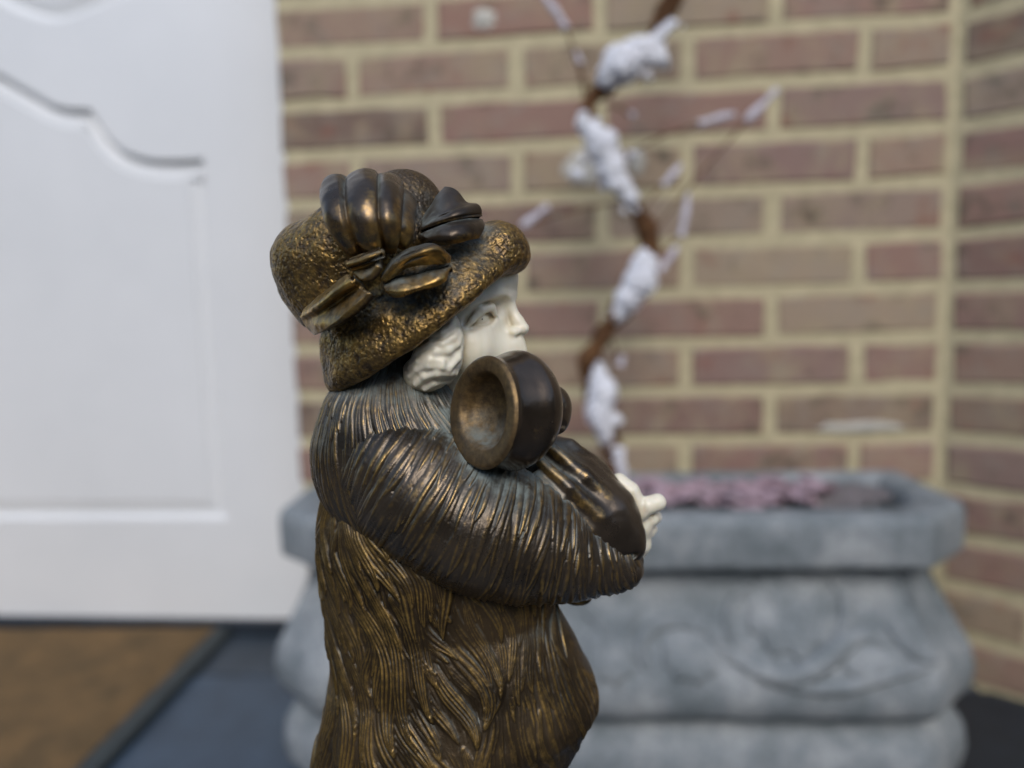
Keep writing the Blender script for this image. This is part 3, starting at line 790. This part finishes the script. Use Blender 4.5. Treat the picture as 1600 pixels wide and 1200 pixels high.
# ---------- cape over the shoulders
CAPE_L = [(530, 590), (555, 572), (575, 550), (590, 530), (605, 519), (620, 510), (650, 499), (680, 491), (700, 489), (730, 492), (750, 498), (765, 504), (785, 516), (800, 530)]
CAPE_R = [(530, 650), (555, 672), (575, 690), (600, 712), (630, 735), (660, 770), (700, 800), (740, 810), (800, 815)]
NU2, NV2 = 640, 230; pyc = np.linspace(530, 800, NV2)
Lc, Rc = smooth1(np.interp(pyc, *zip(*CAPE_L)), 6), smooth1(np.interp(pyc, *zip(*CAPE_R)), 12)
lk = []; r5 = random.Random(9)
for i in range(1000):
    u = r5.uniform(0, 1200); v = r5.uniform(-120, 225); n_ = 12; ln = r5.uniform(60, 130); sl = r5.uniform(-.12, .12)
    lk.append(([(u+sl*ln*t+3*math.sin(t*5+u), v+ln*t) for t in np.linspace(0, 1, n_)], r5.uniform(3.5, 6.5), r5.uniform(.35, .6), 0, 0))
cape_map = blur(raster_locks(1200, 225, lk), 1); cape_cav = cav_of(cape_map, 7)
cape = np.zeros((NV2, NU2, 3)); u2 = np.arange(NU2)/NU2; an2 = u2*2*np.pi-np.pi/2
DEPC = smooth1(np.interp(pyc, [530, 555, 575, 600, 640, 700, 760, 800], [6, 9, 12, 15, 19, 21.5, 22, 21]), 24)
for j in range(NV2):
    a, b = Mm(Lc[j], pyc[j]), Mm(Rc[j], pyc[j]); c = (a+b)/2; hw = np.linalg.norm(b-a)/2
    dep = DEPC[j]
    cape[j, :, 0] = c[0]+hw*np.sin(an2); cape[j, :, 1] = -dep*np.cos(an2); cape[j, :, 2] = c[2]
n2_ = grid_normals(cape)
if n2_[NV2//2, NU2//4, 1] > 0: n2_ = -n2_
U2, V2 = np.meshgrid(u2*1200, np.linspace(0, 223, NV2))
cape = cape+n2_*(sample(cape_map, U2, V2)*.9-.3)[..., None]
link_mesh('fur_cape', np_mesh('fur_cape', cape.reshape(-1, 3)/1000, outward(cape.reshape(-1, 3), grid_faces(NU2, NV2, True)), True, {'cav': sample(cape_cav, U2, V2).ravel()}), M_SLEEVE, statue)

# ---------- near sleeve: swept tube, strands running round the arm
SL = [(534, 694, -4, 42, 7.5), (544, 699, -5, 62, 10.5), (564, 708, -6.5, 80, 12.5), (598, 724, -9.5, 93, 13.8), (640, 752, -12, 100, 14.6), (690, 786, -14.2, 100, 15.2), (740, 815, -15.5, 99, 15.5), (790, 835, -15, 96, 15), (840, 854, -14, 86, 14), (885, 868, -12, 71, 12.5), (925, 874, -9.5, 57, 10.5), (960, 878, -7.5, 47, 9), (982, 879, -6.5, 38, 7.5), (996, 878, -6, 25, 5), (1003, 877, -6, 8, 2)]
NS, NA = 520, 420
sp = smooth_path([Mm(a, b, c) for a, b, c, _, _ in SL], 40, False)
rr = smooth_path([(r_*K, q_, 0) for *_, r_, q_ in SL], 40, False)
ln = np.r_[0, np.cumsum(np.linalg.norm(np.diff(sp, axis=0), axis=1))]; ts = np.linspace(0, ln[-1], NS)
CL = np.stack([np.interp(ts, ln, sp[:, k]) for k in range(3)], 1); RV = np.interp(ts, ln, rr[:, 0]); RD = np.interp(ts, ln, rr[:, 1])
Tn = np.gradient(CL, axis=0); Tn /= np.linalg.norm(Tn, axis=1)[:, None]
Tx = Tn.copy(); Tx[:, 1] = 0; Tx /= np.linalg.norm(Tx, axis=1)[:, None]
Nn = np.stack([-Tx[:, 2], np.zeros(NS), Tx[:, 0]], 1)               # up, in the picture plane
a_ = np.arange(NA)/NA*2*np.pi                                       # 0 = up, pi/2 = towards viewer
SW, SH = 1100, int(ln[-1]/K)+2                                      # map: x around, y along (pixels)
ls = []; r6 = random.Random(3)
for i in range(760):
    s0 = (i % 95)/95*SH+r6.uniform(-4, 4); u0 = r6.uniform(0, SW); L0 = r6.uniform(150, 380); sl = (s0/SH-.30)*.22+r6.uniform(-.035, .035); cvt = r6.uniform(-.05, .05)
    ls.append(([(u0+L0*t, s0+sl*L0*(t-.5)+cvt*L0*(t-.5)**2*2+1.6*math.sin(t*6+s0)) for t in np.linspace(0, 1, 12)], r6.uniform(3.2, 6.2), r6.uniform(.30, .75), 0, 0))
sl_map = blur(raster_locks(SW, SH, ls), 1); sl_cav = cav_of(sl_map, 8)
UA, VS = np.meshgrid(a_/(2*np.pi)*SW, ts/K)
G = CL[:, None, :]+Nn[:, None, :]*(RV[:, None]*np.cos(a_))[..., None]+np.array([0, -1, 0])*(RD[:, None]*np.sin(a_))[..., None]
gn = grid_normals(G)
if gn[NS//2, NA//4, 1] > 0: gn = -gn
env = np.clip(np.minimum(RV, 6)/6, 0, 1)[:, None]
G = G+gn*((sample(sl_map, UA, VS)*1.0-.3)*env)[..., None]
link_mesh('fur_sleeve', np_mesh('fur_sleeve', G.reshape(-1, 3)/1000, outward(G.reshape(-1, 3), grid_faces(NA, NS, True)), True, {'cav': sample(sl_cav, UA, VS).ravel()}), M_SLEEVE, statue)

# ---------- hat
O_ = Mm(662, 497); e1 = np.array([.824, 0, .567]); ax = np.array([-.567, 0, .824])
def hat_sdf(x, y, z):
    X, Y, Z = x-O_[0], y, z-O_[2]
    p = X*e1[0]+Z*e1[2]; q = X*ax[0]+Z*ax[2]
    p = p+0*Y; Yy = Y/.86
    near = np.clip(-Y/24, 0, 1.3); far = np.clip(Y/24, 0, 1.3)
    qb = q+2.8*near*np.clip(1-(p/30)**2, 0, 1)+1.0*far
    rad = np.sqrt((p-.3)**2+Yy**2)
    # crown: rounded drum
    rc = np.sqrt((p+2.4)**2+(Y/.93)**2)
    dx = rc-(20.2-10); dy_ = np.abs(q-14.5)-(15.6-10)
    crown = np.sqrt(np.maximum(dx, 0)**2+np.maximum(dy_, 0)**2)+np.minimum(np.maximum(dx, dy_), 0)-10
    # brim: flaring cone with rolled edge
    rb = 27.0-.50*np.clip(qb, -4, 14)
    bx = rad-rb+4.2; by = np.abs(qb-4.0)-6.4+4.2
    brim = np.sqrt(np.maximum(bx, 0)**2+np.maximum(by, 0)**2)+np.minimum(np.maximum(bx, by), 0)-4.2
    d = smin(crown, brim, 1.2)
    d = smin(d, sd_ell(x, y, z, Mm(500, 404, -2), (10.0, 14, 8.4)), 2.2)
    d = d+(1.3+1.2*np.clip(-p/12, 0, 1))*np.exp(-((q+1.8*near-11.2)/1.7)**2)
    roll = sd_ell(x, y, z, Mm(784, 388, -4), (6.6, 9, 5.4), roty(R(-32))); d = smin(d, roll, 2.5)
    hump = sd_ell(x, y, z, Mm(632, 333, -3), (8.8, 9, 9.2)); d = smin(d, hump, 1.5)
    # hollow underneath for the head
    inner = np.sqrt((rad/20.5)**2+((q+2)/12.0)**2)-1
    inner = inner*14
    d = smax(d, -inner, .8)
    return d
def hat_disp(V):
    n_ = fnoise(V/.8, 2, 21)-.5; lo = fnoise(V/5.0, 2, 5)-.5
    rel = V-O_; q = rel @ ax; p = rel @ e1
    top_smooth = np.clip((V[:, 2]-Mm(600, 395)[2])/3, 0, 1)*np.clip((V[:, 0]-Mm(572, 300)[0])/3, 0, 1)*np.clip((Mm(765, 300)[0]-V[:, 0])/3, 0, 1)
    amp = 1-.9*top_smooth
    return (n_*.26+lo*.9)*amp, np.clip(.5+n_*.9+lo*.35, 0, 1)*(1-.6*top_smooth)
lo_, hi_ = bounds([Mm(395, 235, 10), Mm(850, 640, 10)], 1); lo_[1], hi_[1] = -28, 28
hat = sculpt('bow_hat', lo_, hi_, .42, hat_sdf, M_HATM, None, hat_disp, 2)

# ---------- ribbon bow: curved sheets with thickness
def catmull(P, n, axis=0):
    P = np.moveaxis(np.asarray(P, float), axis, 0); N = P.shape[0]
    t = np.linspace(0, N-1, n); i = np.minimum(t.astype(int), N-2); f = (t-i).reshape(-1, *([1]*(P.ndim-1)))
    g = lambda k: P[np.clip(k, 0, N-1)]
    p0 = np.where((i == 0).reshape(f.shape), 2*g(i)-g(i+1), g(i-1)); p3 = np.where((i == N-2).reshape(f.shape), 2*g(i+1)-g(i), g(i+2)); p1, p2 = g(i), g(i+1)
    r = .5*(2*p1+(-p0+p2)*f+(2*p0-5*p1+4*p2-p3)*f*f+(-p0+3*p1-3*p2+p3)*f**3)
    return np.moveaxis(r, 0, axis)
def ribbon(name, rows, mat, nu=60, nv=50, thick=1.1, ridge=None, cavf=None, parent=None):
    """rows: list of rows of (px, py, d); ridge(s, t) mm pushed towards the viewer"""
    Gm = np.array([[Mm(*p) for p in r] for r in rows]); Gm = catmull(catmull(Gm, nv, 0), nu, 1)
    n_ = grid_normals(Gm, False)
    if n_[..., 1].mean() > 0: n_ = -n_
    S, T = np.meshgrid(np.linspace(0, 1, nu), np.linspace(0, 1, nv))
    h_ = ridge(S, T) if ridge else 0*S
    F_ = Gm+n_*h_[..., None]+n_*((fnoise(Gm/2.2, 2, 8)-.5)*.35)[..., None]
    Bk = Gm-n_*thick
    ed = np.minimum(np.minimum(S, 1-S), np.minimum(T, 1-T)); rd = np.clip(ed*nu*.5, 0, 1)
    F_ = F_-n_*((1-rd)*thick*.35)[..., None]
    V = np.concatenate([F_.reshape(-1, 3), Bk.reshape(-1, 3)]); q = grid_faces(nu, nv); N0 = nu*nv
    bd = list(range(nu))+[nu*(k+1)-1 for k in range(1, nv)]+[N0-2-k for k in range(nu-1)]+[nu*(nv-2-k) for k in range(nv-2)]
    side = [[bd[i], bd[(i+1) % len(bd)], bd[(i+1) % len(bd)]+N0, bd[i]+N0] for i in range(len(bd))]
    Q = np.concatenate([q, q[:, ::-1]+N0, np.array(side)[:, ::-1]])
    nz = vnormals(V, Q)
    if nz[N0//2, 1] > 0: Q = Q[:, ::-1]
    cv = np.clip((cavf(S, T) if cavf else .5+h_*.25), 0, 1).ravel(); cv = np.concatenate([cv, np.full(N0, .3)])
    return link_mesh(name, np_mesh(name, V/1000, Q, True, {'cav': cv}), mat, parent or hat)
def ribs(n_, amp):
    def f(S, T):
        q = (S*n_+.12*np.sin(T*2.5)) % 1.0
        return amp*(.55*q**.6+.75*np.sin(np.pi*q)**.6)*np.clip((1-q)*12, 0, 1)**.5*np.clip(np.minimum(T*5+.35, 1), 0, 1)
    return f
# fan-folded loop at the top left
ribbon('bow_loop', [[(506, 288, -9), (530, 279, -10), (565, 273, -10), (598, 273, -9), (625, 288, -7), (640, 312, -5)],
                    [(502, 300, -17), (528, 289, -19), (566, 282, -20), (600, 284, -19), (624, 300, -16), (640, 322, -12)],
                    [(504, 322, -23), (531, 315, -25), (568, 311, -26.5), (602, 314, -26), (622, 328, -22), (638, 342, -18)],
                    [(512, 348, -25), (538, 348, -27), (572, 346, -28.5), (603, 346, -28), (620, 352, -25), (637, 360, -21)],
                    [(530, 375, -24), (553, 379, -25.5), (580, 374, -27), (604, 370, -26.5), (618, 371, -24), (634, 373, -21)],
                    [(546, 394, -20), (565, 398, -21.5), (586, 394, -22), (604, 388, -22), (616, 384, -21), (630, 380, -20)]], M_RIB, 240, 80, 2.2, ribs(3.6, 1.5),
       lambda S, T: .30+.55*np.clip(T*1.8-.6, 0, 1)+.1*np.sin(S*30))
# long ribbon tail at the lower left
ribbon('bow_tail', [[(478, 476, -10.2), (505, 455, -18.2), (525, 440, -22.2), (541, 427, -24.2)], [(470, 488, -12.2), (500, 467, -22.2), (528, 448, -26.2), (547, 436, -27.2)],
                    [(468, 497, -13.2), (500, 478, -22.7), (530, 457, -26.2), (556, 442, -27.2)], [(470, 503, -11.2), (502, 489, -19.7), (534, 466, -23.2), (563, 447, -24.7)],
                    [(478, 515, -12.2), (505, 503, -21.2), (540, 478, -24.7), (570, 452, -25.7)], [(490, 526, -13.2), (515, 512, -23.2), (548, 484, -26.7), (577, 456, -27.2)]], M_RIB, 80, 70, 1.6,
       None, lambda S, T: .95-.25*np.abs(T-.15))
ribbon('bow_tail', [[(536, 408, -23.2), (556, 398, -25.2), (580, 392, -26.2), (600, 388, -26.2)], [(540, 414, -26.2), (562, 408, -28.2), (582, 400, -28.7), (597, 394, -28.2)],
                    [(548, 424, -24.2), (566, 418, -25.2), (580, 412, -25.7), (592, 404, -26.2)], [(566, 440, -26.2), (572, 436, -27.2), (580, 428, -27.7), (588, 414, -27.7)]], M_RIB, 50, 50, 1.3, None, lambda S, T: .95-.2*T)
# open leaf-shaped loop in the middle: upper and lower lip
ribbon('bow_loop', [[(594, 430, -22), (616, 400, -22), (648, 384, -21.5), (678, 381, -20.5), (702, 398, -19)], [(593, 437, -26), (618, 410, -29), (650, 394, -30), (682, 386, -28.5), (706, 400, -24.5)],
                    [(596, 440, -26.5), (624, 418, -28.5), (656, 405, -29), (688, 398, -28), (707, 405, -24.5)], [(598, 442, -26), (628, 426, -26.5), (658, 418, -26.5), (690, 412, -26), (706, 411, -24)]], M_RIB, 70, 60, 1.3,
       lambda S, T: .35*np.sin(S*9+1)*T, lambda S, T: .25+.85*np.clip(T*2.2-.4, 0, 1))
ribbon('bow_loop', [[(596, 439, -23), (622, 430, -24), (656, 424, -24), (688, 418, -23), (704, 412, -22)], [(596, 446, -25), (624, 440, -27), (656, 434, -27.5), (690, 424, -26.5), (707, 415, -23.5)],
                    [(600, 455, -26.5), (628, 455, -28.5), (660, 447, -29), (692, 434, -27.5), (708, 418, -24)], [(606, 461, -26), (630, 463, -27.5), (660, 455, -28), (692, 440, -26.8), (706, 424, -23.5)]], M_RIB, 70, 60, 1.4,
       lambda S, T: .4*np.sin(S*11)*T, lambda S, T: .5+.5*np.clip(T*1.4-.2, 0, 1))
# right hand fan and its under-fold
ribbon('bow_fan', [[(655, 345, -10), (670, 322, -10), (682, 303, -10), (692, 291, -9)], [(655, 349, -13), (686, 327, -15), (705, 312, -14), (722, 303, -11)], [(655, 353, -15), (692, 336, -17), (718, 325, -16), (742, 317, -12)],
                   [(655, 357, -16), (692, 343, -18.5), (724, 335, -18), (757, 331, -13)], [(655, 361, -16), (692, 349, -18), (724, 342, -17.5), (757, 338, -13)]], M_RIB, 60, 60, 2.0,
       lambda S, T: .7*np.sin(T*13)*S, lambda S, T: .12+.3*(T > .75))
ribbon('bow_fan', [[(650, 367, -16), (690, 350, -18), (728, 341, -16.5), (757, 341, -12)], [(660, 372, -19), (694, 358, -21.5), (730, 350, -20), (760, 352, -14)], [(672, 378, -20), (702, 372, -22.5), (732, 366, -21), (756, 364, -16)],
                   [(690, 384, -19), (712, 382, -21), (732, 377, -20), (750, 373, -17)]], M_RIB, 60, 50, 2.0, None, lambda S, T: .1+.75*np.clip(T*2-1, 0, 1))

# ---------- head, in its own frame: +f forward, +c towards the viewer's side, z up
HO = Mm(716, 500, 1.5); HT = R(20)
def to_head(x, y, z):
    X, Y, Z = x-HO[0], y-HO[1], z-HO[2]
    return X*math.cos(HT)-Y*math.sin(HT), -X*math.sin(HT)-Y*math.cos(HT), Z
def from_head(f, c, z):
    return HO+np.array([f*math.cos(HT)-c*math.sin(HT), -f*math.sin(HT)-c*math.cos(HT), z])
def head_sdf(x, y, z):
    f, c, Z = to_head(x, y, z); a = np.abs(c)
    d = sd_ell(f, c, Z, (-4, 0, 5), (14.5, 14.0, 16))
    d = smin(d, sd_ell(f, c, Z, (2.0, 0, -2.5), (10.4, 10.9, 14.5)), 2.5)
    d = smin(d, sd_ell(f, c, Z, (3.8, 0, 9.0), (10.2, 10.6, 8.0)), 2.5)              # forehead
    d = smin(d, sd_ell(f, a, Z, (5.2, 6.6, -5.8), (6.0, 5.2, 5.8)), 2.5)              # cheek
    d = smin(d, sd_ell(f, c, Z, (9.2, 0, -14.2), (3.6, 3.6, 3.2)), 2.5)            # chin
    d = smin(d, sd_ell(f, c, Z, (10.2, 0, -7.6), (5.0, 5.2, 5.2)), 3.0)            # muzzle
    d = smin(d, sd_chain(f, a, Z, [(12.6, 1.8, 4.8, 1.0), (11.0, 5.4, 5.6, 1.2), (7.0, 9.6, 3.8, 1.0)]), 1.5)          # brow
    d = smax(d, -sd_chain(f, a, Z, [(12.9, 3.7, 2.8, 2.2), (10.0, 7.2, 1.3, 2.4), (7.4, 9.9, -.4, 1.6)]), .9)           # socket
    d = smin(d, sd_ell(f, a, Z, (6.9, 5.4, .2), (2.75, 2.75, 2.5)), .25)            # eyeball
    lid = sd_chain(f, a, Z, [(10.9, 4.2, .6, .5), (10.4, 5.7, 2.7, .9), (8.9, 7.6, 2.2, .95), (7.3, 9.1, 0, .7), (6.4, 10.0, -1.3, .4)], .3); d = smin(d, lid, .55)
    lo2 = sd_chain(f, a, Z, [(10.7, 4.6, -.5, .4), (10.1, 5.9, -1.8, .65), (8.8, 7.4, -2.1, .65), (6.9, 9.1, -1.7, .4)], .3); d = smin(d, lo2, .6)
    nose = sd_chain(f, c, Z, [(12.2, 0, 5.2, 1.3), (12.7, 0, 2.4, 1.15), (14.2, 0, -.6, 1.4), (15.4, 0, -2.1, 1.4)], .6); d = smin(d, nose, 1.1)
    d = smin(d, sd_ell(f, a, Z, (13.6, 1.8, -2.8), (1.8, 1.2, 1.15)), .8)
    d = smax(d, -sd_ell(f, a, Z, (15.2, 1.5, -4.0), (1.6, .9, .75)), .35)
    d = smin(d, sd_cap(f, a, Z, (15.0, 0, -7.0), (12.6, 2.8, -7.8), 1.2, .6), 1.0)
    d = smin(d, sd_ell(f, c, Z, (13.2, 0, -5.4), (2.5, 2.6, 2.4)), 1.2)
    d = smin(d, sd_cap(f, a, Z, (14.0, 0, -9.3), (12.2, 2.4, -9.0), 1.2, .6), .9)
    neck = sd_cap(f, c, Z, (-1, 0, -10), (-5, 0, -26), 8.0, 8.5); d = smin(d, neck, 2)
    return d
lo_, hi_ = bounds([Mm(585, 385, 0), Mm(845, 700, 0)], .5); lo_[1], hi_[1] = -20, 20
head = sculpt('ivory_head', lo_, hi_, .30, head_sdf, M_IVORY, None, None, 1)
bm = bmesh.new(); bmesh.ops.create_icosphere(bm, subdivisions=2, radius=.00015)
pe = from_head(8.86, 7.30, .25)
for v in bm.verts: v.co += Vector(pe/1000)
link_mesh('pupil', bm_mesh('pupil', bm, True), simple('pupil_dark', (.06, .045, .03)), head)
# hair rolled at the nape
def front_d(sdf, px, py, lo=-27, hi=0):
    ds = np.linspace(lo, hi, 220); P = np.array([Mm(px, py, d) for d in ds]); v = sdf(P[:, 0], P[:, 1], P[:, 2]); k = np.argmax(v < 0)
    return ds[k] if v[k] < 0 else hi
def hair_base(x, y, z):
    A = lambda px, py, d, r: (*Mm(px, py, d), r*K)
    d = sd_chain(x, y, z, [A(700, 505, -11.5, 16), A(694, 530, -12.5, 26), A(684, 558, -12.5, 33), A(662, 583, -11.5, 24), A(652, 588, -11, 18)], 2)
    return smin(d, sd_chain(x, y, z, [A(648, 578, -11, 16), A(664, 596, -11, 14), A(684, 594, -11.5, 12)], 1), 1)
HAIR_R = [([(640, 574), (654, 565), (672, 562), (692, 565)], 5.0), ([(640, 588), (652, 577), (670, 571), (690, 573), (702, 578)], 5.0), ([(650, 601), (664, 588), (684, 583), (706, 584)], 5.5), ([(664, 608), (680, 598), (700, 594), (712, 584)], 5.0),
          ([(655, 546), (672, 538), (692, 538), (708, 528), (716, 516)], 5.5), ([(660, 556), (680, 550), (700, 548), (714, 538), (720, 524)], 5.0), ([(706, 572), (716, 560), (720, 544)], 4.0), ([(672, 525), (690, 520), (704, 510), (708, 498)], 5.0), ([(642, 566), (652, 552), (664, 544)], 4.5)]
HAIR_P = [[(*Mm(px, py, front_d(hair_base, px, py)-.15), r_*K*(.55+.45*math.sin(math.pi*(i+.5)/len(l)))) for i, (px, py) in enumerate(l)] for l, r_ in HAIR_R]
def hair_sdf(x, y, z):
    d = hair_base(x, y, z)
    for pts in HAIR_P: d = smin(d, sd_chain(x, y, z, pts, .6), .8)
    return d
lo_, hi_ = bounds([Mm(615, 470, -20), Mm(745, 625, -20)], 0); lo_[1], hi_[1] = -22, -2
sculpt('hair_roll', lo_, hi_, .22, hair_sdf, M_IVORY, head, None, 3)

# ---------- round hollow vessel held against the chin (turned on its own axis)
VC = Mm(803, 640, -20); nx = np.array([-.78, -.60, .15]); nx /= np.linalg.norm(nx)
e_u = np.cross(nx, [0, 0, 1]); e_u /= np.linalg.norm(e_u); e_v = np.cross(e_u, nx)
def lathe(name, prof, mat, cavv, parent, wob=0.0, NA_=120):
    pr = catmull(np.array(prof, float), 90, 0); V = []
    for t, r_ in pr*.87:
        for k in range(NA_):
            a = k/NA_*2*math.pi
            rr_ = max(r_, 0)*(1+wob*np.clip(t/8, 0, 1)*math.cos(a-R(292))*.10)*(1+.012*math.sin(3*a+t*.3))
            V.append(VC+nx*t+e_u*math.cos(a)*rr_+e_v*math.sin(a)*rr_)
    V = np.array(V); Q = grid_faces(NA_, len(pr), True)
    if (vnormals(V, Q)[NA_*20] @ (V[NA_*20]-VC)) < 0 and cavv < .5: Q = Q[:, ::-1]
    return link_mesh(name, np_mesh(name, V/1000, Q, True, {'cav': np.full(len(V), cavv)}), mat, parent)
ves = lathe('round_vessel', [(-8.6, 0), (-8.2, 3.8), (-6.8, 8.4), (-3.8, 12.2), (0, 13.8), (3.5, 12.9), (6.6, 12.2), (8.3, 12.6)], M_POL, .4, statue, 1)
lathe('vessel_lip', [(8.25, 12.62), (9.0, 11.9), (9.0, 10.2), (8.6, 8.9), (7.4, 8.2), (5.4, 7.4), (3.8, 5.6), (3.0, 3.2), (2.8, 0)], M_CUP, .62, ves, 1)
sculpt('vessel_knob', *bounds([Mm(835, 590, -22), Mm(905, 700, -2)], .5), .4, lambda x, y, z: smin(sd_ell(x, y, z, Mm(866, 637, -13), (3.7, 4.3, 4.7)), sd_cap(x, y, z, Mm(848, 655, -15), Mm(866, 660, -13), 4.2, 2.6), 2), M_POL, ves, None, 2, .4)

# ---------- far sleeve: smooth folded cloth over the forearm
FOLD_R = lambda A: ([A(862, 700, -8.5, 8), A(915, 745, -11, 11), A(962, 795, -11.5, 13), A(984, 842, -11, 11)], [A(845, 722, -12, 8), A(890, 762, -14, 10), A(936, 808, -14.5, 11), A(962, 852, -13.5, 10)],
                [A(838, 745, -13, 8), A(876, 782, -14.5, 10), A(922, 830, -15, 10), A(950, 866, -14, 8)], [A(892, 695, -3, 9), A(940, 740, -4, 10), A(980, 795, -3, 10), A(994, 836, -2.5, 10)])
def fold_cav(V):
    A = lambda px, py, d, r: (*Mm(px, py, d), r*K); x, y, z = V.T
    d = np.min([sd_chain(x, y, z, p) for p in FOLD_R(A)], 0)
    return np.clip(.85-np.abs(d)/1.1, .2, .85)*(.35+.95*fnoise(V/2.2, 3, 14))
def fold_sdf(x, y, z):
    A = lambda px, py, d, r: (*Mm(px, py, d), r*K)
    d = sd_chain(x, y, z, [A(845, 735, -3, 52), A(890, 770, -4, 62), A(940, 814, -7, 56), A(968, 846, -8.5, 40)], 3)
    d = smin(d, sd_chain(x, y, z, [A(872, 708, -2, 26), A(920, 745, -1, 30), A(965, 790, 0, 32), A(978, 825, 0, 29)], 2), 2)
    for pts in FOLD_R(A):
        d = smin(d, sd_chain(x, y, z, pts, .5), 1.7)
    # cuff hem
    d = smin(d, sd_chain(x, y, z, [A(925, 906, -11, 17), A(962, 902, -11.5, 21), A(983, 893, -10.5, 19), A(992, 876, -8, 14)], 1), .6)
    cut = sd_ell(x, y, z, Mm(975, 876, -14), (3.6, 3.0, 1.0), roty(R(18))); d = smax(d, -cut, .3)
    return d
lo_, hi_ = bounds([Mm(780, 660, 0), Mm(1025, 945, 0)], 0); lo_[1], hi_[1] = -19, 10
sculpt('folded_sleeve', lo_, hi_, .36, fold_sdf, M_FOLD, None, lambda V: ((fnoise(V/2.5, 2, 2)-.5)*.25, fold_cav(V)), 2)
sculpt('cuff_tab', *bounds([Mm(865, 915, -8), Mm(935, 960, 8)], .5), .35, lambda x, y, z: sd_ell(x, y, z, Mm(899, 931, -1), (3.9, 3.4, 1.9), roty(R(-8))), M_RIB, None, None, 1, .6)
# ---------- ivory hand gripping the cloth
def hand_sdf(x, y, z):
    A = lambda px, py, d, r: (*Mm(px, py, d), r*K)
    d = sd_chain(x, y, z, [A(985, 790, 1, 22), A(1000, 818, 1, 20), A(1002, 850, 2, 14), A(994, 872, 3, 11)], 1.5)
    d = smin(d, sd_chain(x, y, z, [A(967, 753, -1, 14), A(984, 768, -2, 15), A(1000, 797, -2, 15)], .5), .7)       # index finger
    d = smin(d, sd_chain(x, y, z, [A(996, 802, -2, 15), A(1012, 790, -2.5, 14), A(1027, 785, -2, 14)], .5), .5)    # middle finger
    d = smin(d, sd_chain(x, y, z, [A(1003, 815, 0, 14), A(1017, 810, .2, 12.5), A(1023, 808, 1.5, 11.5)], .5), .45)
    d = smin(d, sd_chain(x, y, z, [A(1003, 834, 1, 12), A(1013, 830, 1.6, 10.5), A(1018, 827, 3, 9.5)], .5), .45)
    d = smin(d, sd_chain(x, y, z, [A(985, 792, 4, 11), A(1000, 790, 6, 9.5), A(1010, 794, 7, 8)], .5), .5)         # thumb on the far side
    return d
lo_, hi_ = bounds([Mm(935, 725, 0), Mm(1055, 895, 0)], 0); lo_[1], hi_[1] = -6, 9
sculpt('ivory_hand', lo_, hi_, .26, hand_sdf, M_IVORY, None, None, 1)

# ---------- boots and base below the frame, pedestal
def boots(x, y, z):
    d = None
    for s in (-1, 1):
        b = smin(sd_cap(x, y, z, (2, s*7, 16), (0, s*7.5, 42), 5.6, 8), sd_ell(x, y, z, (7, s*7, 13), (11, 5.2, 4.2)), 2)
        d = b if d is None else np.minimum(d, b)
    return d
sculpt('boots', (-16, -18, 6), (22, 18, 52), .8, boots, M_POL, None, None, 1, .4)
bm = bmesh.new(); bmesh.ops.create_cone(bm, cap_ends=True, segments=48, radius1=.036, radius2=.034, depth=.010)
for v in bm.verts: v.co.z += .005
link_mesh('marble_base', bm_mesh('marble_base', bm), M_MARBLE, statue)
ped = empty('stone_pedestal', (SB[0], SB[1], 0)); tag(ped, 'low square stone pedestal carrying the bronze statuette', 'pedestal')
box('pedestal_shaft', (-.055, .055, -.055, .055, .03, .27), M_PED, ped, .004); box('pedestal_foot', (-.075, .075, -.075, .075, .0005, .03), M_PED, ped, .004); box('pedestal_cap', (-.07, .07, -.07, .07, .27, .2995), M_PED, ped, .004)
